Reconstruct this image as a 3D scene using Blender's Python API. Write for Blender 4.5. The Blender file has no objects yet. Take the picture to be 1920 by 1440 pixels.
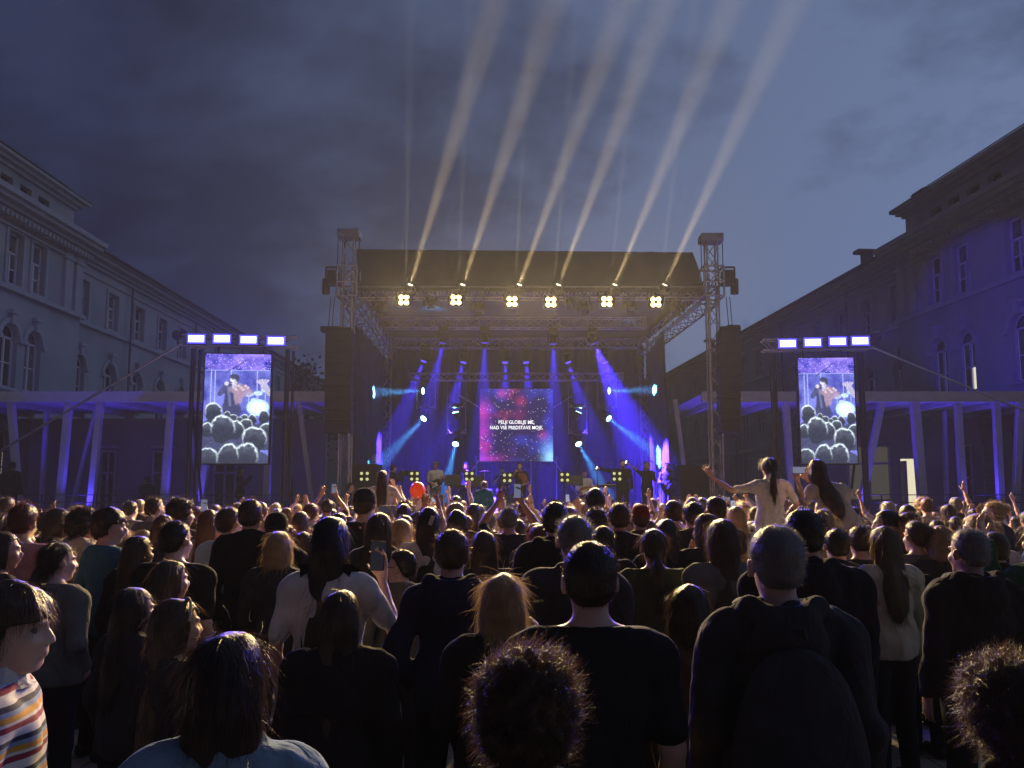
import bpy, bmesh, math, random
import numpy as np
from mathutils import Vector, Matrix
random.seed(11); RNG = np.random.default_rng(11)
SC = bpy.context.scene
COL = SC.collection
R = math.radians
# ---------------------------------------------------------------- camera
F, PITCH, SH, CZ = 1500.0, R(5.9), 50.0, 1.9
cd = bpy.data.cameras.new('camera'); cam = bpy.data.objects.new('camera', cd); COL.objects.link(cam)
cd.sensor_width = 36.0; cd.lens = F / 1920 * 36.0; cd.shift_y = SH / 1920
cd.clip_start = 0.05; cd.clip_end = 3000
cam.location = (0, 0, CZ); cam.rotation_euler = (R(90) + PITCH, 0, 0)
SC.camera = cam
def at(u, v, Y):
    """photo pixel -> point on the plane y = Y"""
    a, b = (u - 960) / F, (720 + SH - v) / F
    y = math.cos(PITCH) - b * math.sin(PITCH); z = math.sin(PITCH) + b * math.cos(PITCH)
    return Vector((a / y * Y, Y, CZ + z / y * Y))
def px(p):
    y = p[1] * math.cos(PITCH) + (p[2] - CZ) * math.sin(PITCH); z = -p[1] * math.sin(PITCH) + (p[2] - CZ) * math.cos(PITCH)
    return 960 + F * p[0] / y, 720 + SH - F * z / y
# ---------------------------------------------------------------- world: dusk sky with clouds
W = bpy.data.worlds.new('World'); SC.world = W; W.cycles.sampling_method = 'MANUAL'; W.cycles.sample_map_resolution = 256; W.use_nodes = True
nt = W.node_tree; nt.nodes.clear(); N = nt.nodes.new; L = nt.links.new
SUN_EL, SUN_ROT = R(-4.0), R(75)
sky = N('ShaderNodeTexSky'); sky.sky_type = 'NISHITA'; sky.sun_disc = False
sky.sun_elevation = SUN_EL; sky.sun_rotation = SUN_ROT; sky.air_density = 1.2; sky.dust_density = 1.0; sky.ozone_density = 3.0
tc = N('ShaderNodeTexCoord'); sep = N('ShaderNodeSeparateXYZ'); L(tc.outputs['Generated'], sep.inputs[0])
def M(op, a, b=None, clamp=False):
    n = N('ShaderNodeMath'); n.operation = op; n.use_clamp = clamp
    for i, x in enumerate((a, b)):
        if x is None: continue
        if isinstance(x, (int, float)): n.inputs[i].default_value = x
        else: L(x, n.inputs[i])
    return n.outputs[0]
zc = M('ADD', M('MAXIMUM', sep.outputs[2], 0.0), 0.28)
cmb = N('ShaderNodeCombineXYZ'); L(M('DIVIDE', sep.outputs[0], zc), cmb.inputs[0]); L(M('DIVIDE', sep.outputs[1], zc), cmb.inputs[1])
def noise(scale, detail, rough, off):
    mp = N('ShaderNodeMapping'); mp.inputs['Location'].default_value = off; L(cmb.outputs[0], mp.inputs[0])
    n = N('ShaderNodeTexNoise'); n.inputs['Scale'].default_value = scale; n.inputs['Detail'].default_value = detail
    n.inputs['Roughness'].default_value = rough; n.inputs['Distortion'].default_value = 0.25; L(mp.outputs[0], n.inputs[0]); return n.outputs[0]
n1 = noise(1.15, 9, 0.62, (3.1, 0.45, 0)); n2 = noise(3.4, 8, 0.6, (0.3, 5.2, 0))
dens = M('ADD', M('MULTIPLY', n1, 0.72), M('MULTIPLY', n2, 0.28))
# more cloud towards the west (left), clearer towards the afterglow (right)
dens = M('ADD', dens, M('MULTIPLY', sep.outputs[0], -0.13))
dens = M('ADD', dens, M('MULTIPLY', M('SUBTRACT', 0.42, sep.outputs[2]), 0.13)); rp = N('ShaderNodeMapRange'); rp.inputs['From Min'].default_value = 0.45; rp.inputs['From Max'].default_value = 0.60; L(dens, rp.inputs[0])
base = N('ShaderNodeMix'); base.data_type = 'RGBA'; base.inputs[0].default_value = 0.85
side = N('ShaderNodeMapRange'); side.inputs['From Min'].default_value = 0.0; side.inputs['From Max'].default_value = 1.0; L(M('ADD', M('MULTIPLY', sep.outputs[0], 0.8), M('MULTIPLY', sep.outputs[1], 0.42)), side.inputs[0])
tone = N('ShaderNodeMix'); tone.data_type = 'RGBA'; L(side.outputs[0], tone.inputs[0])
tone.inputs[6].default_value = (0.42, 0.64, 1.65, 1); tone.inputs[7].default_value = (3.4, 4.8, 8.4, 1)
L(sky.outputs[0], base.inputs[6]); L(tone.outputs[2], base.inputs[7])
cl = N('ShaderNodeMix'); cl.data_type = 'RGBA'; L(rp.outputs[0], cl.inputs[0]); L(base.outputs[2], cl.inputs[6])
dk = N('ShaderNodeMix'); dk.data_type = 'RGBA'; dk.blend_type = 'MULTIPLY'; dk.inputs[0].default_value = 1.0
L(base.outputs[2], dk.inputs[6]); dk.inputs[7].default_value = (0.42, 0.42, 0.47, 1); L(dk.outputs[2], cl.inputs[7])
bg = N('ShaderNodeBackground'); L(cl.outputs[2], bg.inputs[0]); bg.inputs[1].default_value = 0.06
L(bg.outputs[0], N('ShaderNodeOutputWorld').inputs[0])
# sun: below the horizon, only a trace of soft afterglow is left
sd = bpy.data.lights.new('sun', 'SUN'); sun = bpy.data.objects.new('sun', sd); COL.objects.link(sun)
sd.energy = 0.01; sd.angle = R(30); sd.color = (0.7, 0.8, 1.0); sun.rotation_euler = (R(70), 0, R(75))
# ---------------------------------------------------------------- view and render settings
vs = SC.view_settings; vs.view_transform = 'Standard'; vs.look = 'None'; vs.exposure = 0.0; vs.gamma = 1.0
SC.render.engine = 'CYCLES'; cy = SC.cycles
cy.max_bounces = 3; cy.diffuse_bounces = 1; cy.glossy_bounces = 1; cy.transmission_bounces = 3; cy.volume_bounces = 0; cy.transparent_max_bounces = 6
cy.caustics_reflective = False; cy.caustics_refractive = False; cy.use_light_tree = True
cy.sample_clamp_indirect = 3.0; cy.sample_clamp_direct = 0.0; cy.use_adaptive_sampling = False
cy.use_denoising = True; cy.denoiser = 'OPENIMAGEDENOISE'
# ================================================================ helpers
MATS = {}
def mat(name, col=(0.5, 0.5, 0.5), rough=0.6, metal=0.0, var=0.15, scale=6.0, bump=0.0, bscale=40.0, emit=None, es=0.0, spec=0.4, trans=0.0, folds=0.0, fmap=(9, 9, 5), fdist=0.05):
    if name in MATS: return MATS[name]
    m = bpy.data.materials.new(name); m.use_nodes = True; MATS[name] = m; m.cycles.emission_sampling = 'NONE'
    t = m.node_tree; b = t.nodes['Principled BSDF']; n = t.nodes.new; l = t.links.new
    b.inputs['Roughness'].default_value = rough; b.inputs['Metallic'].default_value = metal; b.inputs['Specular IOR Level'].default_value = spec
    b.inputs['Base Color'].default_value = (*col, 1)
    tcn = n('ShaderNodeTexCoord')
    if var > 0:
        nz = n('ShaderNodeTexNoise'); nz.inputs['Scale'].default_value = scale; nz.inputs['Detail'].default_value = 5; l(tcn.outputs['Object'], nz.inputs[0])
        mr = n('ShaderNodeMapRange'); mr.inputs['From Min'].default_value = 0.3; mr.inputs['From Max'].default_value = 0.7
        mr.inputs['To Min'].default_value = 1 - var; mr.inputs['To Max'].default_value = 1 + var; l(nz.outputs[0], mr.inputs[0])
        mx = n('ShaderNodeMix'); mx.data_type = 'RGBA'; mx.blend_type = 'MULTIPLY'; mx.inputs[0].default_value = 1
        mx.inputs[6].default_value = (*col, 1); l(mr.outputs[0], mx.inputs[7]); l(mx.outputs[2], b.inputs['Base Color'])
    if bump > 0:
        nb = n('ShaderNodeTexNoise'); nb.inputs['Scale'].default_value = bscale; nb.inputs['Detail'].default_value = 4; l(tcn.outputs['Object'], nb.inputs[0])
        bp = n('ShaderNodeBump'); bp.inputs['Strength'].default_value = bump; bp.inputs['Distance'].default_value = 0.02; l(nb.outputs[0], bp.inputs['Height']); l(bp.outputs[0], b.inputs['Normal'])
    if folds > 0:
        mp = n('ShaderNodeMapping'); mp.inputs['Scale'].default_value = fmap; l(tcn.outputs['Object'], mp.inputs[0])
        nf = n('ShaderNodeTexNoise'); nf.inputs['Scale'].default_value = 1.0; nf.inputs['Detail'].default_value = 3; nf.inputs['Distortion'].default_value = 0.8 if fmap[0] < 30 else 0.1; l(mp.outputs[0], nf.inputs[0])
        b2 = n('ShaderNodeBump'); b2.inputs['Strength'].default_value = folds; b2.inputs['Distance'].default_value = fdist; l(nf.outputs[0], b2.inputs['Height'])
        if bump > 0: l(b2.outputs[0], bp.inputs['Normal'])
        else: l(b2.outputs[0], b.inputs['Normal'])
    if emit is not None:
        b.inputs['Emission Color'].default_value = (*emit, 1); b.inputs['Emission Strength'].default_value = es
    if trans > 0:
        tr = n('ShaderNodeBsdfTranslucent'); tr.inputs[0].default_value = (*[min(1, c * 1.6) for c in col], 1)
        ms = n('ShaderNodeMixShader'); ms.inputs[0].default_value = trans
        l(b.outputs[0], ms.inputs[1]); l(tr.outputs[0], ms.inputs[2]); l(ms.outputs[0], t.nodes['Material Output'].inputs[0])
    return m
def vcol_mat(name, strength):
    if name in MATS: return MATS[name]
    m = bpy.data.materials.new(name); m.use_nodes = True; MATS[name] = m; m.cycles.emission_sampling = 'NONE'
    t = m.node_tree; t.nodes.clear(); a = t.nodes.new('ShaderNodeAttribute'); a.attribute_name = 'led'
    e = t.nodes.new('ShaderNodeEmission'); e.inputs[1].default_value = strength; t.links.new(a.outputs[0], e.inputs[0])
    t.links.new(e.outputs[0], t.nodes.new('ShaderNodeOutputMaterial').inputs[0]); return m
def npmesh(name, V, Fq, smooth=True):
    """mesh from an (n,3) array and an (m,3|4) array"""
    me = bpy.data.meshes.new(name); V = np.asarray(V, np.float32); Fq = np.asarray(Fq, np.int32); k = Fq.shape[1]
    me.vertices.add(len(V)); me.vertices.foreach_set('co', V.ravel())
    me.loops.add(Fq.size); me.loops.foreach_set('vertex_index', Fq.ravel())
    me.polygons.add(len(Fq)); me.polygons.foreach_set('loop_start', np.arange(0, Fq.size, k, dtype=np.int32))
    if smooth: me.polygons.foreach_set('use_smooth', np.ones(len(Fq), bool))
    me.update(calc_edges=True); return me
def obj(name, me, m=None, parent=None):
    o = bpy.data.objects.new(name, me); COL.objects.link(o)
    if m is not None:
        if len(me.materials) == 0: me.materials.append(m)
    if parent is not None: o.parent = parent
    return o
def objm(name, me, m, parent):
    """object with its own material on shared mesh data"""
    if len(me.materials) == 0: me.materials.append(None)
    o = obj(name, me, None, parent); s = o.material_slots[0]; s.link = 'OBJECT'; s.material = m; return o
def tag(o, label=None, cat=None, group=None, kind=None):
    for k, v in (('label', label), ('category', cat), ('group', group), ('kind', kind)):
        if v: o[k] = v
    return o
def thing(name, label, cat, loc=(0, 0, 0), rz=0.0, group=None):
    o = bpy.data.objects.new(name, None); COL.objects.link(o); o.empty_display_size = 0.1
    o.location = loc; o.rotation_euler = (0, 0, rz); return tag(o, label, cat, group)
def copy_tree(o, parent=None):
    c = o.copy(); COL.objects.link(c); c.parent = parent
    for ch in list(o.children): copy_tree(ch, c)
    return c
class MB:
    def __init__(s): s.v = []; s.f = []; s.sm = []
    def add(s, vs, fs, smooth=False):
        b = len(s.v); s.v += [tuple(p) for p in vs]; s.f += [tuple(i + b for i in f) for f in fs]; s.sm += [smooth] * len(fs); return s
    def box(s, c, d, rot=None):
        c = Vector(c); h = [x / 2 for x in d]
        P = [Vector((x * h[0], y * h[1], z * h[2])) for z in (-1, 1) for y in (-1, 1) for x in (-1, 1)]
        if rot is not None: P = [rot @ p for p in P]
        return s.add([p + c for p in P], [(0, 2, 3, 1), (4, 5, 7, 6), (0, 1, 5, 4), (1, 3, 7, 5), (3, 2, 6, 7), (2, 0, 4, 6)])
    def rbox(s, c, d, b=0.02, rot=None):
        """box with chamfered edges"""
        h = [x / 2 for x in d]; b = min(b, *[x * 0.45 for x in h]); bm = bmesh.new(); bmesh.ops.create_cube(bm, size=1)
        for v in bm.verts: v.co = Vector((v.co.x * d[0], v.co.y * d[1], v.co.z * d[2]))
        bmesh.ops.bevel(bm, geom=bm.edges[:], offset=b, segments=2, affect='EDGES', profile=0.7)
        bm.verts.index_update(); P = [v.co.copy() for v in bm.verts]
        if rot is not None: P = [rot @ p for p in P]
        s.add([p + Vector(c) for p in P], [[v.index for v in f.verts] for f in bm.faces]); bm.free(); return s
    def cyl(s, a, b, r, r2=None, n=8, cap=True):
        a, b = Vector(a), Vector(b); r2 = r if r2 is None else r2; d = (b - a).normalized()
        u = d.orthogonal().normalized(); w = d.cross(u)
        P = [a + (u * math.cos(t) + w * math.sin(t)) * r for t in [2 * math.pi * i / n for i in range(n)]] + [b + (u * math.cos(t) + w * math.sin(t)) * r2 for t in [2 * math.pi * i / n for i in range(n)]]
        s.add(P, [(i, (i + 1) % n, n + (i + 1) % n, n + i) for i in range(n)], True)
        if cap: s.add(P, [tuple(range(n - 1, -1, -1)), tuple(range(n, 2 * n))])
        return s
    def tube(s, pts, r, n=6):
        for a, b in zip(pts[:-1], pts[1:]): s.cyl(a, b, r, n=n)
        return s
    def lathe(s, c, prof, n=16, rot=None):
        P = []; k = len(prof)
        for i in range(n):
            t = 2 * math.pi * i / n
            for (r, z) in prof:
                p = Vector((r * math.cos(t), r * math.sin(t), z)); P.append((rot @ p if rot is not None else p) + Vector(c))
        fs = [(i * k + j, ((i + 1) % n) * k + j, ((i + 1) % n) * k + j + 1, i * k + j + 1) for i in range(n) for j in range(k - 1)]
        return s.add(P, fs, True)
    def build(s, name, m, parent=None):
        me = bpy.data.meshes.new(name); me.from_pydata(s.v, [], s.f); me.polygons.foreach_set('use_smooth', s.sm); me.update()
        return obj(name, me, m, parent)
def look_rot(d):
    """rotation whose -Z points along d (lamps)"""
    return Vector(d).to_track_quat('-Z', 'Y').to_euler()
def spot(name, loc, d, energy, color, angle, blend=0.3, radius=0.05, parent=None):
    ld = bpy.data.lights.new(name, 'SPOT'); ld.energy = energy; ld.color = color; ld.spot_size = angle; ld.spot_blend = blend; ld.shadow_soft_size = radius
    o = bpy.data.objects.new(name, ld); COL.objects.link(o)
    o.location = loc; o.rotation_euler = look_rot(d)
    if parent is not None: o.parent = parent
    return o
def fbm(w, h, sc, oct=5, seed=0):
    r = np.random.default_rng(seed); out = np.zeros((h, w)); amp = 1.0; tot = 0
    for o in range(oct):
        gx, gy = max(2, int(sc * 2 ** o)) + 2, max(2, int(sc * 2 ** o * h / w)) + 2
        g = r.random((gy, gx)); X = np.linspace(0, gx - 1.001, w); Y = np.linspace(0, gy - 1.001, h)
        xi, yi = X.astype(int), Y.astype(int); fx, fy = X - xi, Y - yi; fx = fx * fx * (3 - 2 * fx); fy = (fy * fy * (3 - 2 * fy))[:, None]
        a = g[np.ix_(yi, xi)]; b = g[np.ix_(yi, xi + 1)]; c = g[np.ix_(yi + 1, xi)]; d = g[np.ix_(yi + 1, xi + 1)]
        out += amp * ((a * (1 - fx) + b * fx) * (1 - fy) + (c * (1 - fx) + d * fx) * fy); tot += amp; amp *= 0.5
    return out / tot
def led_panel(name, w, h, pic, m, parent, loc=(0, 0, 0)):
    """LED wall in the local xz plane facing -y; pic is an (rows, cols, 3) array, row 0 at the top"""
    nr, nc = pic.shape[:2]; xs = np.linspace(-w / 2, w / 2, nc + 1); zs = np.linspace(h, 0, nr + 1)
    x0, z0 = np.meshgrid(xs[:-1], zs[:-1]); x1, z1 = np.meshgrid(xs[1:], zs[1:])
    V = np.stack([np.stack([a, np.zeros_like(a), b], -1) for a, b in ((x0, z1), (x1, z1), (x1, z0), (x0, z0))], 2).reshape(-1, 3)
    Q = np.arange(len(V)).reshape(-1, 4); me = npmesh(name, V, Q, False)
    at_ = me.color_attributes.new('led', 'FLOAT_COLOR', 'POINT')
    c = np.ones((nr * nc, 4, 4), np.float32); c[:, :, :3] = pic.reshape(-1, 1, 3); at_.data.foreach_set('color', c.ravel())
    o = obj(name, me, m, parent); o.location = loc; return o
def truss(name, label, a, b, size, m, group=None, r=0.024, up=(0, 0, 1), step=None, parent=None):
    """box truss between two points: four chords and zigzag lacing"""
    a, b = Vector(a), Vector(b); d = (b - a); ln = d.length; d.normalize(); u = Vector(up); u = (u - d * d.dot(u)).normalized(); w = d.cross(u)
    t = parent or thing(name, label, 'truss', a, 0, group); h = size / 2; org = a if parent is None else Vector((0, 0, 0)); a0 = a - org
    for p, q in ((-1, -1), (1, -1), (1, 1), (-1, 1)):
        o = u * p * h + w * q * h; MB().cyl(a0 + o, a0 + d * ln + o, r, n=8).build('chord', m, t)
    k = max(2, round(ln / (step or size * 1.0))); lac = MB(); cs = [u * p * h + w * q * h for p, q in ((-1, -1), (1, -1), (1, 1), (-1, 1))]
    for f in range(4):
        c0, c1 = cs[f], cs[(f + 1) % 4]
        for i in range(k):
            p, q = (c0, c1) if i % 2 == f % 2 else (c1, c0)
            lac.cyl(a0 + d * (ln * i / k) + p, a0 + d * (ln * (i + 1) / k) + q, r * 0.55, n=5, cap=False)
    for i in (0, k):
        for f in range(4): lac.cyl(a0 + d * (ln * i / k) + cs[f], a0 + d * (ln * i / k) + cs[(f + 1) % 4], r * 0.7, n=5, cap=False)
    tag(lac.build('lacing', m, t), kind='stuff'); return t
alu = mat('aluminium', (0.42, 0.42, 0.44), 0.38, 0.85, 0.12, 9)
blk = mat('black metal', (0.018, 0.018, 0.02), 0.45, 0.2, 0.2, 8)
rub = mat('black plastic', (0.012, 0.012, 0.014), 0.6, 0, 0.2, 20)
# ================================================================ ground and buildings
def structure(o): return tag(o, kind='structure')
def pave_mat():
    m = bpy.data.materials.new('paving'); m.use_nodes = True; t = m.node_tree; b = t.nodes['Principled BSDF']; b.inputs['Roughness'].default_value = 0.8
    tcn = t.nodes.new('ShaderNodeTexCoord'); br = t.nodes.new('ShaderNodeTexBrick'); br.inputs['Scale'].default_value = 1.0
    br.inputs['Color1'].default_value = (0.36, 0.33, 0.28, 1); br.inputs['Color2'].default_value = (0.3, 0.28, 0.24, 1); br.inputs['Mortar'].default_value = (0.12, 0.11, 0.1, 1)
    br.inputs['Mortar Size'].default_value = 0.008; br.inputs['Brick Width'].default_value = 0.6; br.inputs['Row Height'].default_value = 0.3
    t.links.new(tcn.outputs['Object'], br.inputs[0]); nz = t.nodes.new('ShaderNodeTexNoise'); nz.inputs['Scale'].default_value = 2.5; nz.inputs['Detail'].default_value = 8
    t.links.new(tcn.outputs['Object'], nz.inputs[0]); mx = t.nodes.new('ShaderNodeMix'); mx.data_type = 'RGBA'; mx.blend_type = 'OVERLAY'; mx.inputs[0].default_value = 0.5
    t.links.new(br.outputs[0], mx.inputs[6]); t.links.new(nz.outputs[0], mx.inputs[7]); t.links.new(mx.outputs[2], b.inputs['Base Color']); return m
structure(MB().add([(-600, -300, 0), (600, -300, 0), (600, 900, 0), (-600, 900, 0)], [(0, 1, 2, 3)]).build('ground', pave_mat()))
plaster = mat('plaster', (0.40, 0.41, 0.42), 0.9, 0, 0.2, 0.35, 0.25, 30)
trim = mat('stucco trim', (0.44, 0.45, 0.46), 0.85, 0, 0.08, 2, 0.2, 30)
rust = mat('rusticated stone', (0.38, 0.36, 0.33), 0.9, 0, 0.12, 1.5, 0.3, 25)
winw = mat('white window frame', (0.7, 0.7, 0.68), 0.5, 0, 0.06, 5)
glass = mat('window glass', (0.02, 0.022, 0.03), 0.12, 0, 0.3, 0.8, spec=0.9)
tile = mat('roof tiles', (0.07, 0.055, 0.055), 0.85, 0, 0.25, 3, 0.6, 8)
gutter = mat('gutter', (0.09, 0.09, 0.1), 0.5, 0.5, 0.1)
curt = mat('curtained pane', (0.16, 0.16, 0.15), 0.2, 0, 0.3, 3.0, spec=0.8)
litw = mat('lit room', (0.6, 0.6, 0.5), 0.8, 0, 0.1, 1, emit=(1.0, 0.92, 0.6), es=0.75)
cwhite = mat('white painted steel', (0.72, 0.72, 0.74), 0.5, 0, 0.06, 4)

class Facade:
    """frame along a wall: s metres along, n metres out of the wall, z up"""
    def __init__(f, o, d, out): f.o = Vector(o); f.d = Vector(d).normalized(); f.n = Vector(out).normalized()
    def p(f, s, n, z):
        z = z if z < 12.95 else 12.95 + (z - 12.95) * 0.86              # low parapet zone
        return f.o + f.d * s + f.n * n + Vector((0, 0, z))
    def box(f, mb, s0, s1, n0, n1, z0, z1):
        P = [f.p(s, n, z) for z in (z0, z1) for n in (n0, n1) for s in (s0, s1)]
        return mb.add(P, [(0, 2, 3, 1), (4, 5, 7, 6), (0, 1, 5, 4), (1, 3, 7, 5), (3, 2, 6, 7), (2, 0, 4, 6)])
    def wall(f, mb, s0, s1, n, z0, z1, holes, depth=0.32):
        ss = sorted({s0, s1, *[h[0] for h in holes], *[h[1] for h in holes]}); zz = sorted({z0, z1, *[h[2] for h in holes], *[h[3] for h in holes]})
        for a, b in zip(ss[:-1], ss[1:]):
            for c, d in zip(zz[:-1], zz[1:]):
                ms, mz = (a + b) / 2, (c + d) / 2
                if any(h[0] < ms < h[1] and h[2] < mz < h[3] for h in holes): continue
                mb.add([f.p(a, n, c), f.p(b, n, c), f.p(b, n, d), f.p(a, n, d)], [(0, 1, 2, 3)])
        for (a, b, c, d, arch) in holes:
            r = (b - a) / 2; m = (a + b) / 2; K = 10
            if arch:
                arc = [(m - r * math.cos(math.pi * i / K), d - r + r * math.sin(math.pi * i / K)) for i in range(K + 1)]
                for i in range(K):
                    (x0, y0), (x1, y1) = arc[i], arc[i + 1]
                    mb.add([f.p(x0, n, y0), f.p(x1, n, y1), f.p(x1, n, d), f.p(x0, n, d)], [(0, 1, 2, 3)])
                out = [(a, c)] + arc + [(b, c)]
            else: out = [(a, c), (a, d), (b, d), (b, c)]
            for (x0, y0), (x1, y1) in zip(out, out[1:] + out[:1]):
                mb.add([f.p(x0, n, y0), f.p(x1, n, y1), f.p(x1, n - depth, y1), f.p(x0, n - depth, y0)], [(0, 1, 2, 3)])
        return mb
    def window(f, par, h, n, lit=False):
        a, b, c, d, arch = h; m = (a + b) / 2; r = (b - a) / 2; dp = n - 0.2
        fr = MB(); t = 0.09; zt = d - r if arch else c + (d - c) * 0.62
        for s0, s1, z0, z1 in ((a, a + t, c, zt), (b - t, b, c, zt), (a, b, c, c + t), (m - t / 2, m + t / 2, c + t, zt), (a, b, zt - t / 2, zt + t / 2)): f.box(fr, s0, s1, dp - 0.06, dp, z0, z1)
        if not arch:
            for s0, s1, z0, z1 in ((a, a + t, zt, d), (b - t, b, zt, d), (a, b, d - t, d)): f.box(fr, s0, s1, dp - 0.058, dp + 0.002, z0, z1)
        else:
            K = 10
            for i in range(K):
                t0, t1 = math.pi * i / K, math.pi * (i + 1) / K
                q = [(m - rr * math.cos(tt), d - r + rr * math.sin(tt)) for rr in (r, r - t) for tt in (t0, t1)]
                fr.add([f.p(q[j][0], dp, q[j][1]) for j in (0, 1, 3, 2)], [(0, 1, 2, 3)])
        zm = (c + zt) / 2
        f.box(fr, a + t, b - t, dp - 0.05, dp - 0.01, zm - 0.025, zm + 0.025)
        w = fr.build('window', winw, par); g = glass
        for s0, s1 in ((a + t, m - t / 2), (m + t / 2, b - t)):
            for z0, z1 in ((c + t, zm), (zm, zt)):
                g = litw if lit and s0 < m and z0 < zm - 0.1 else curt if (hash((round(a * 10), round(c * 10), z0 < zm - 0.1)) % 5) < 2 else glass
                MB().add([f.p(s0, dp - 0.07, z0), f.p(s1, dp - 0.07, z0), f.p(s1, dp - 0.07, z1), f.p(s0, dp - 0.07, z1)], [(0, 1, 2, 3)]).build('pane', g, w)
        if arch:
            arc = [(m - r * math.cos(math.pi * i / 10), d - r + r * math.sin(math.pi * i / 10)) for i in range(11)]
            MB().add([f.p(x, dp - 0.07, z) for x, z in arc], [tuple(range(11))]).build('pane', g, w)
        else: MB().add([f.p(a, dp - 0.07, zt), f.p(b, dp - 0.07, zt), f.p(b, dp - 0.07, d), f.p(a, dp - 0.07, d)], [(0, 1, 2, 3)]).build('pane', g, w)
        sl = MB(); f.box(sl, a - 0.15, b + 0.15, n - 0.1, n + 0.12, c - 0.12, c - 0.002); sl.build('sill', trim, w)
        sr = MB(); t2 = 0.16
        if arch:
            K = 12
            for i in range(K):
                t0, t1 = math.pi * i / K, math.pi * (i + 1) / K
                q = [(m - rr * math.cos(tt), d - r + rr * math.sin(tt)) for rr in (r + 0.02, r + 0.24) for tt in (t0, t1)]
                fr_ = [f.p(q[j][0], n + 0.09, q[j][1]) for j in (0, 1, 3, 2)]; bk = [f.p(q[j][0], n - 0.0, q[j][1]) for j in (0, 1, 3, 2)]
                sr.add(fr_ + bk, [(0, 1, 2, 3), (0, 4, 5, 1), (2, 6, 7, 3)])
            f.box(sr, m - 0.13, m + 0.13, n, n + 0.2, d - 0.05, d + 0.48); f.box(sr, m - 0.22, m + 0.22, n, n + 0.26, d + 0.4, d + 0.56)
            for sg in (-1, 1): f.box(sr, m + sg * (r + 0.13) - 0.12, m + sg * (r + 0.13) + 0.12, n, n + 0.14, d - r - 0.16, d - r + 0.04)
        else:
            for s0, s1, z0, z1 in ((a - t2, a - 0.01, c, d), (b + 0.01, b + t2, c, d), (a - t2, b + t2, d + 0.01, d + t2)): f.box(sr, s0, s1, n, n + 0.07, z0, z1)
        sr.build('surround', trim, w); return w

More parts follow.
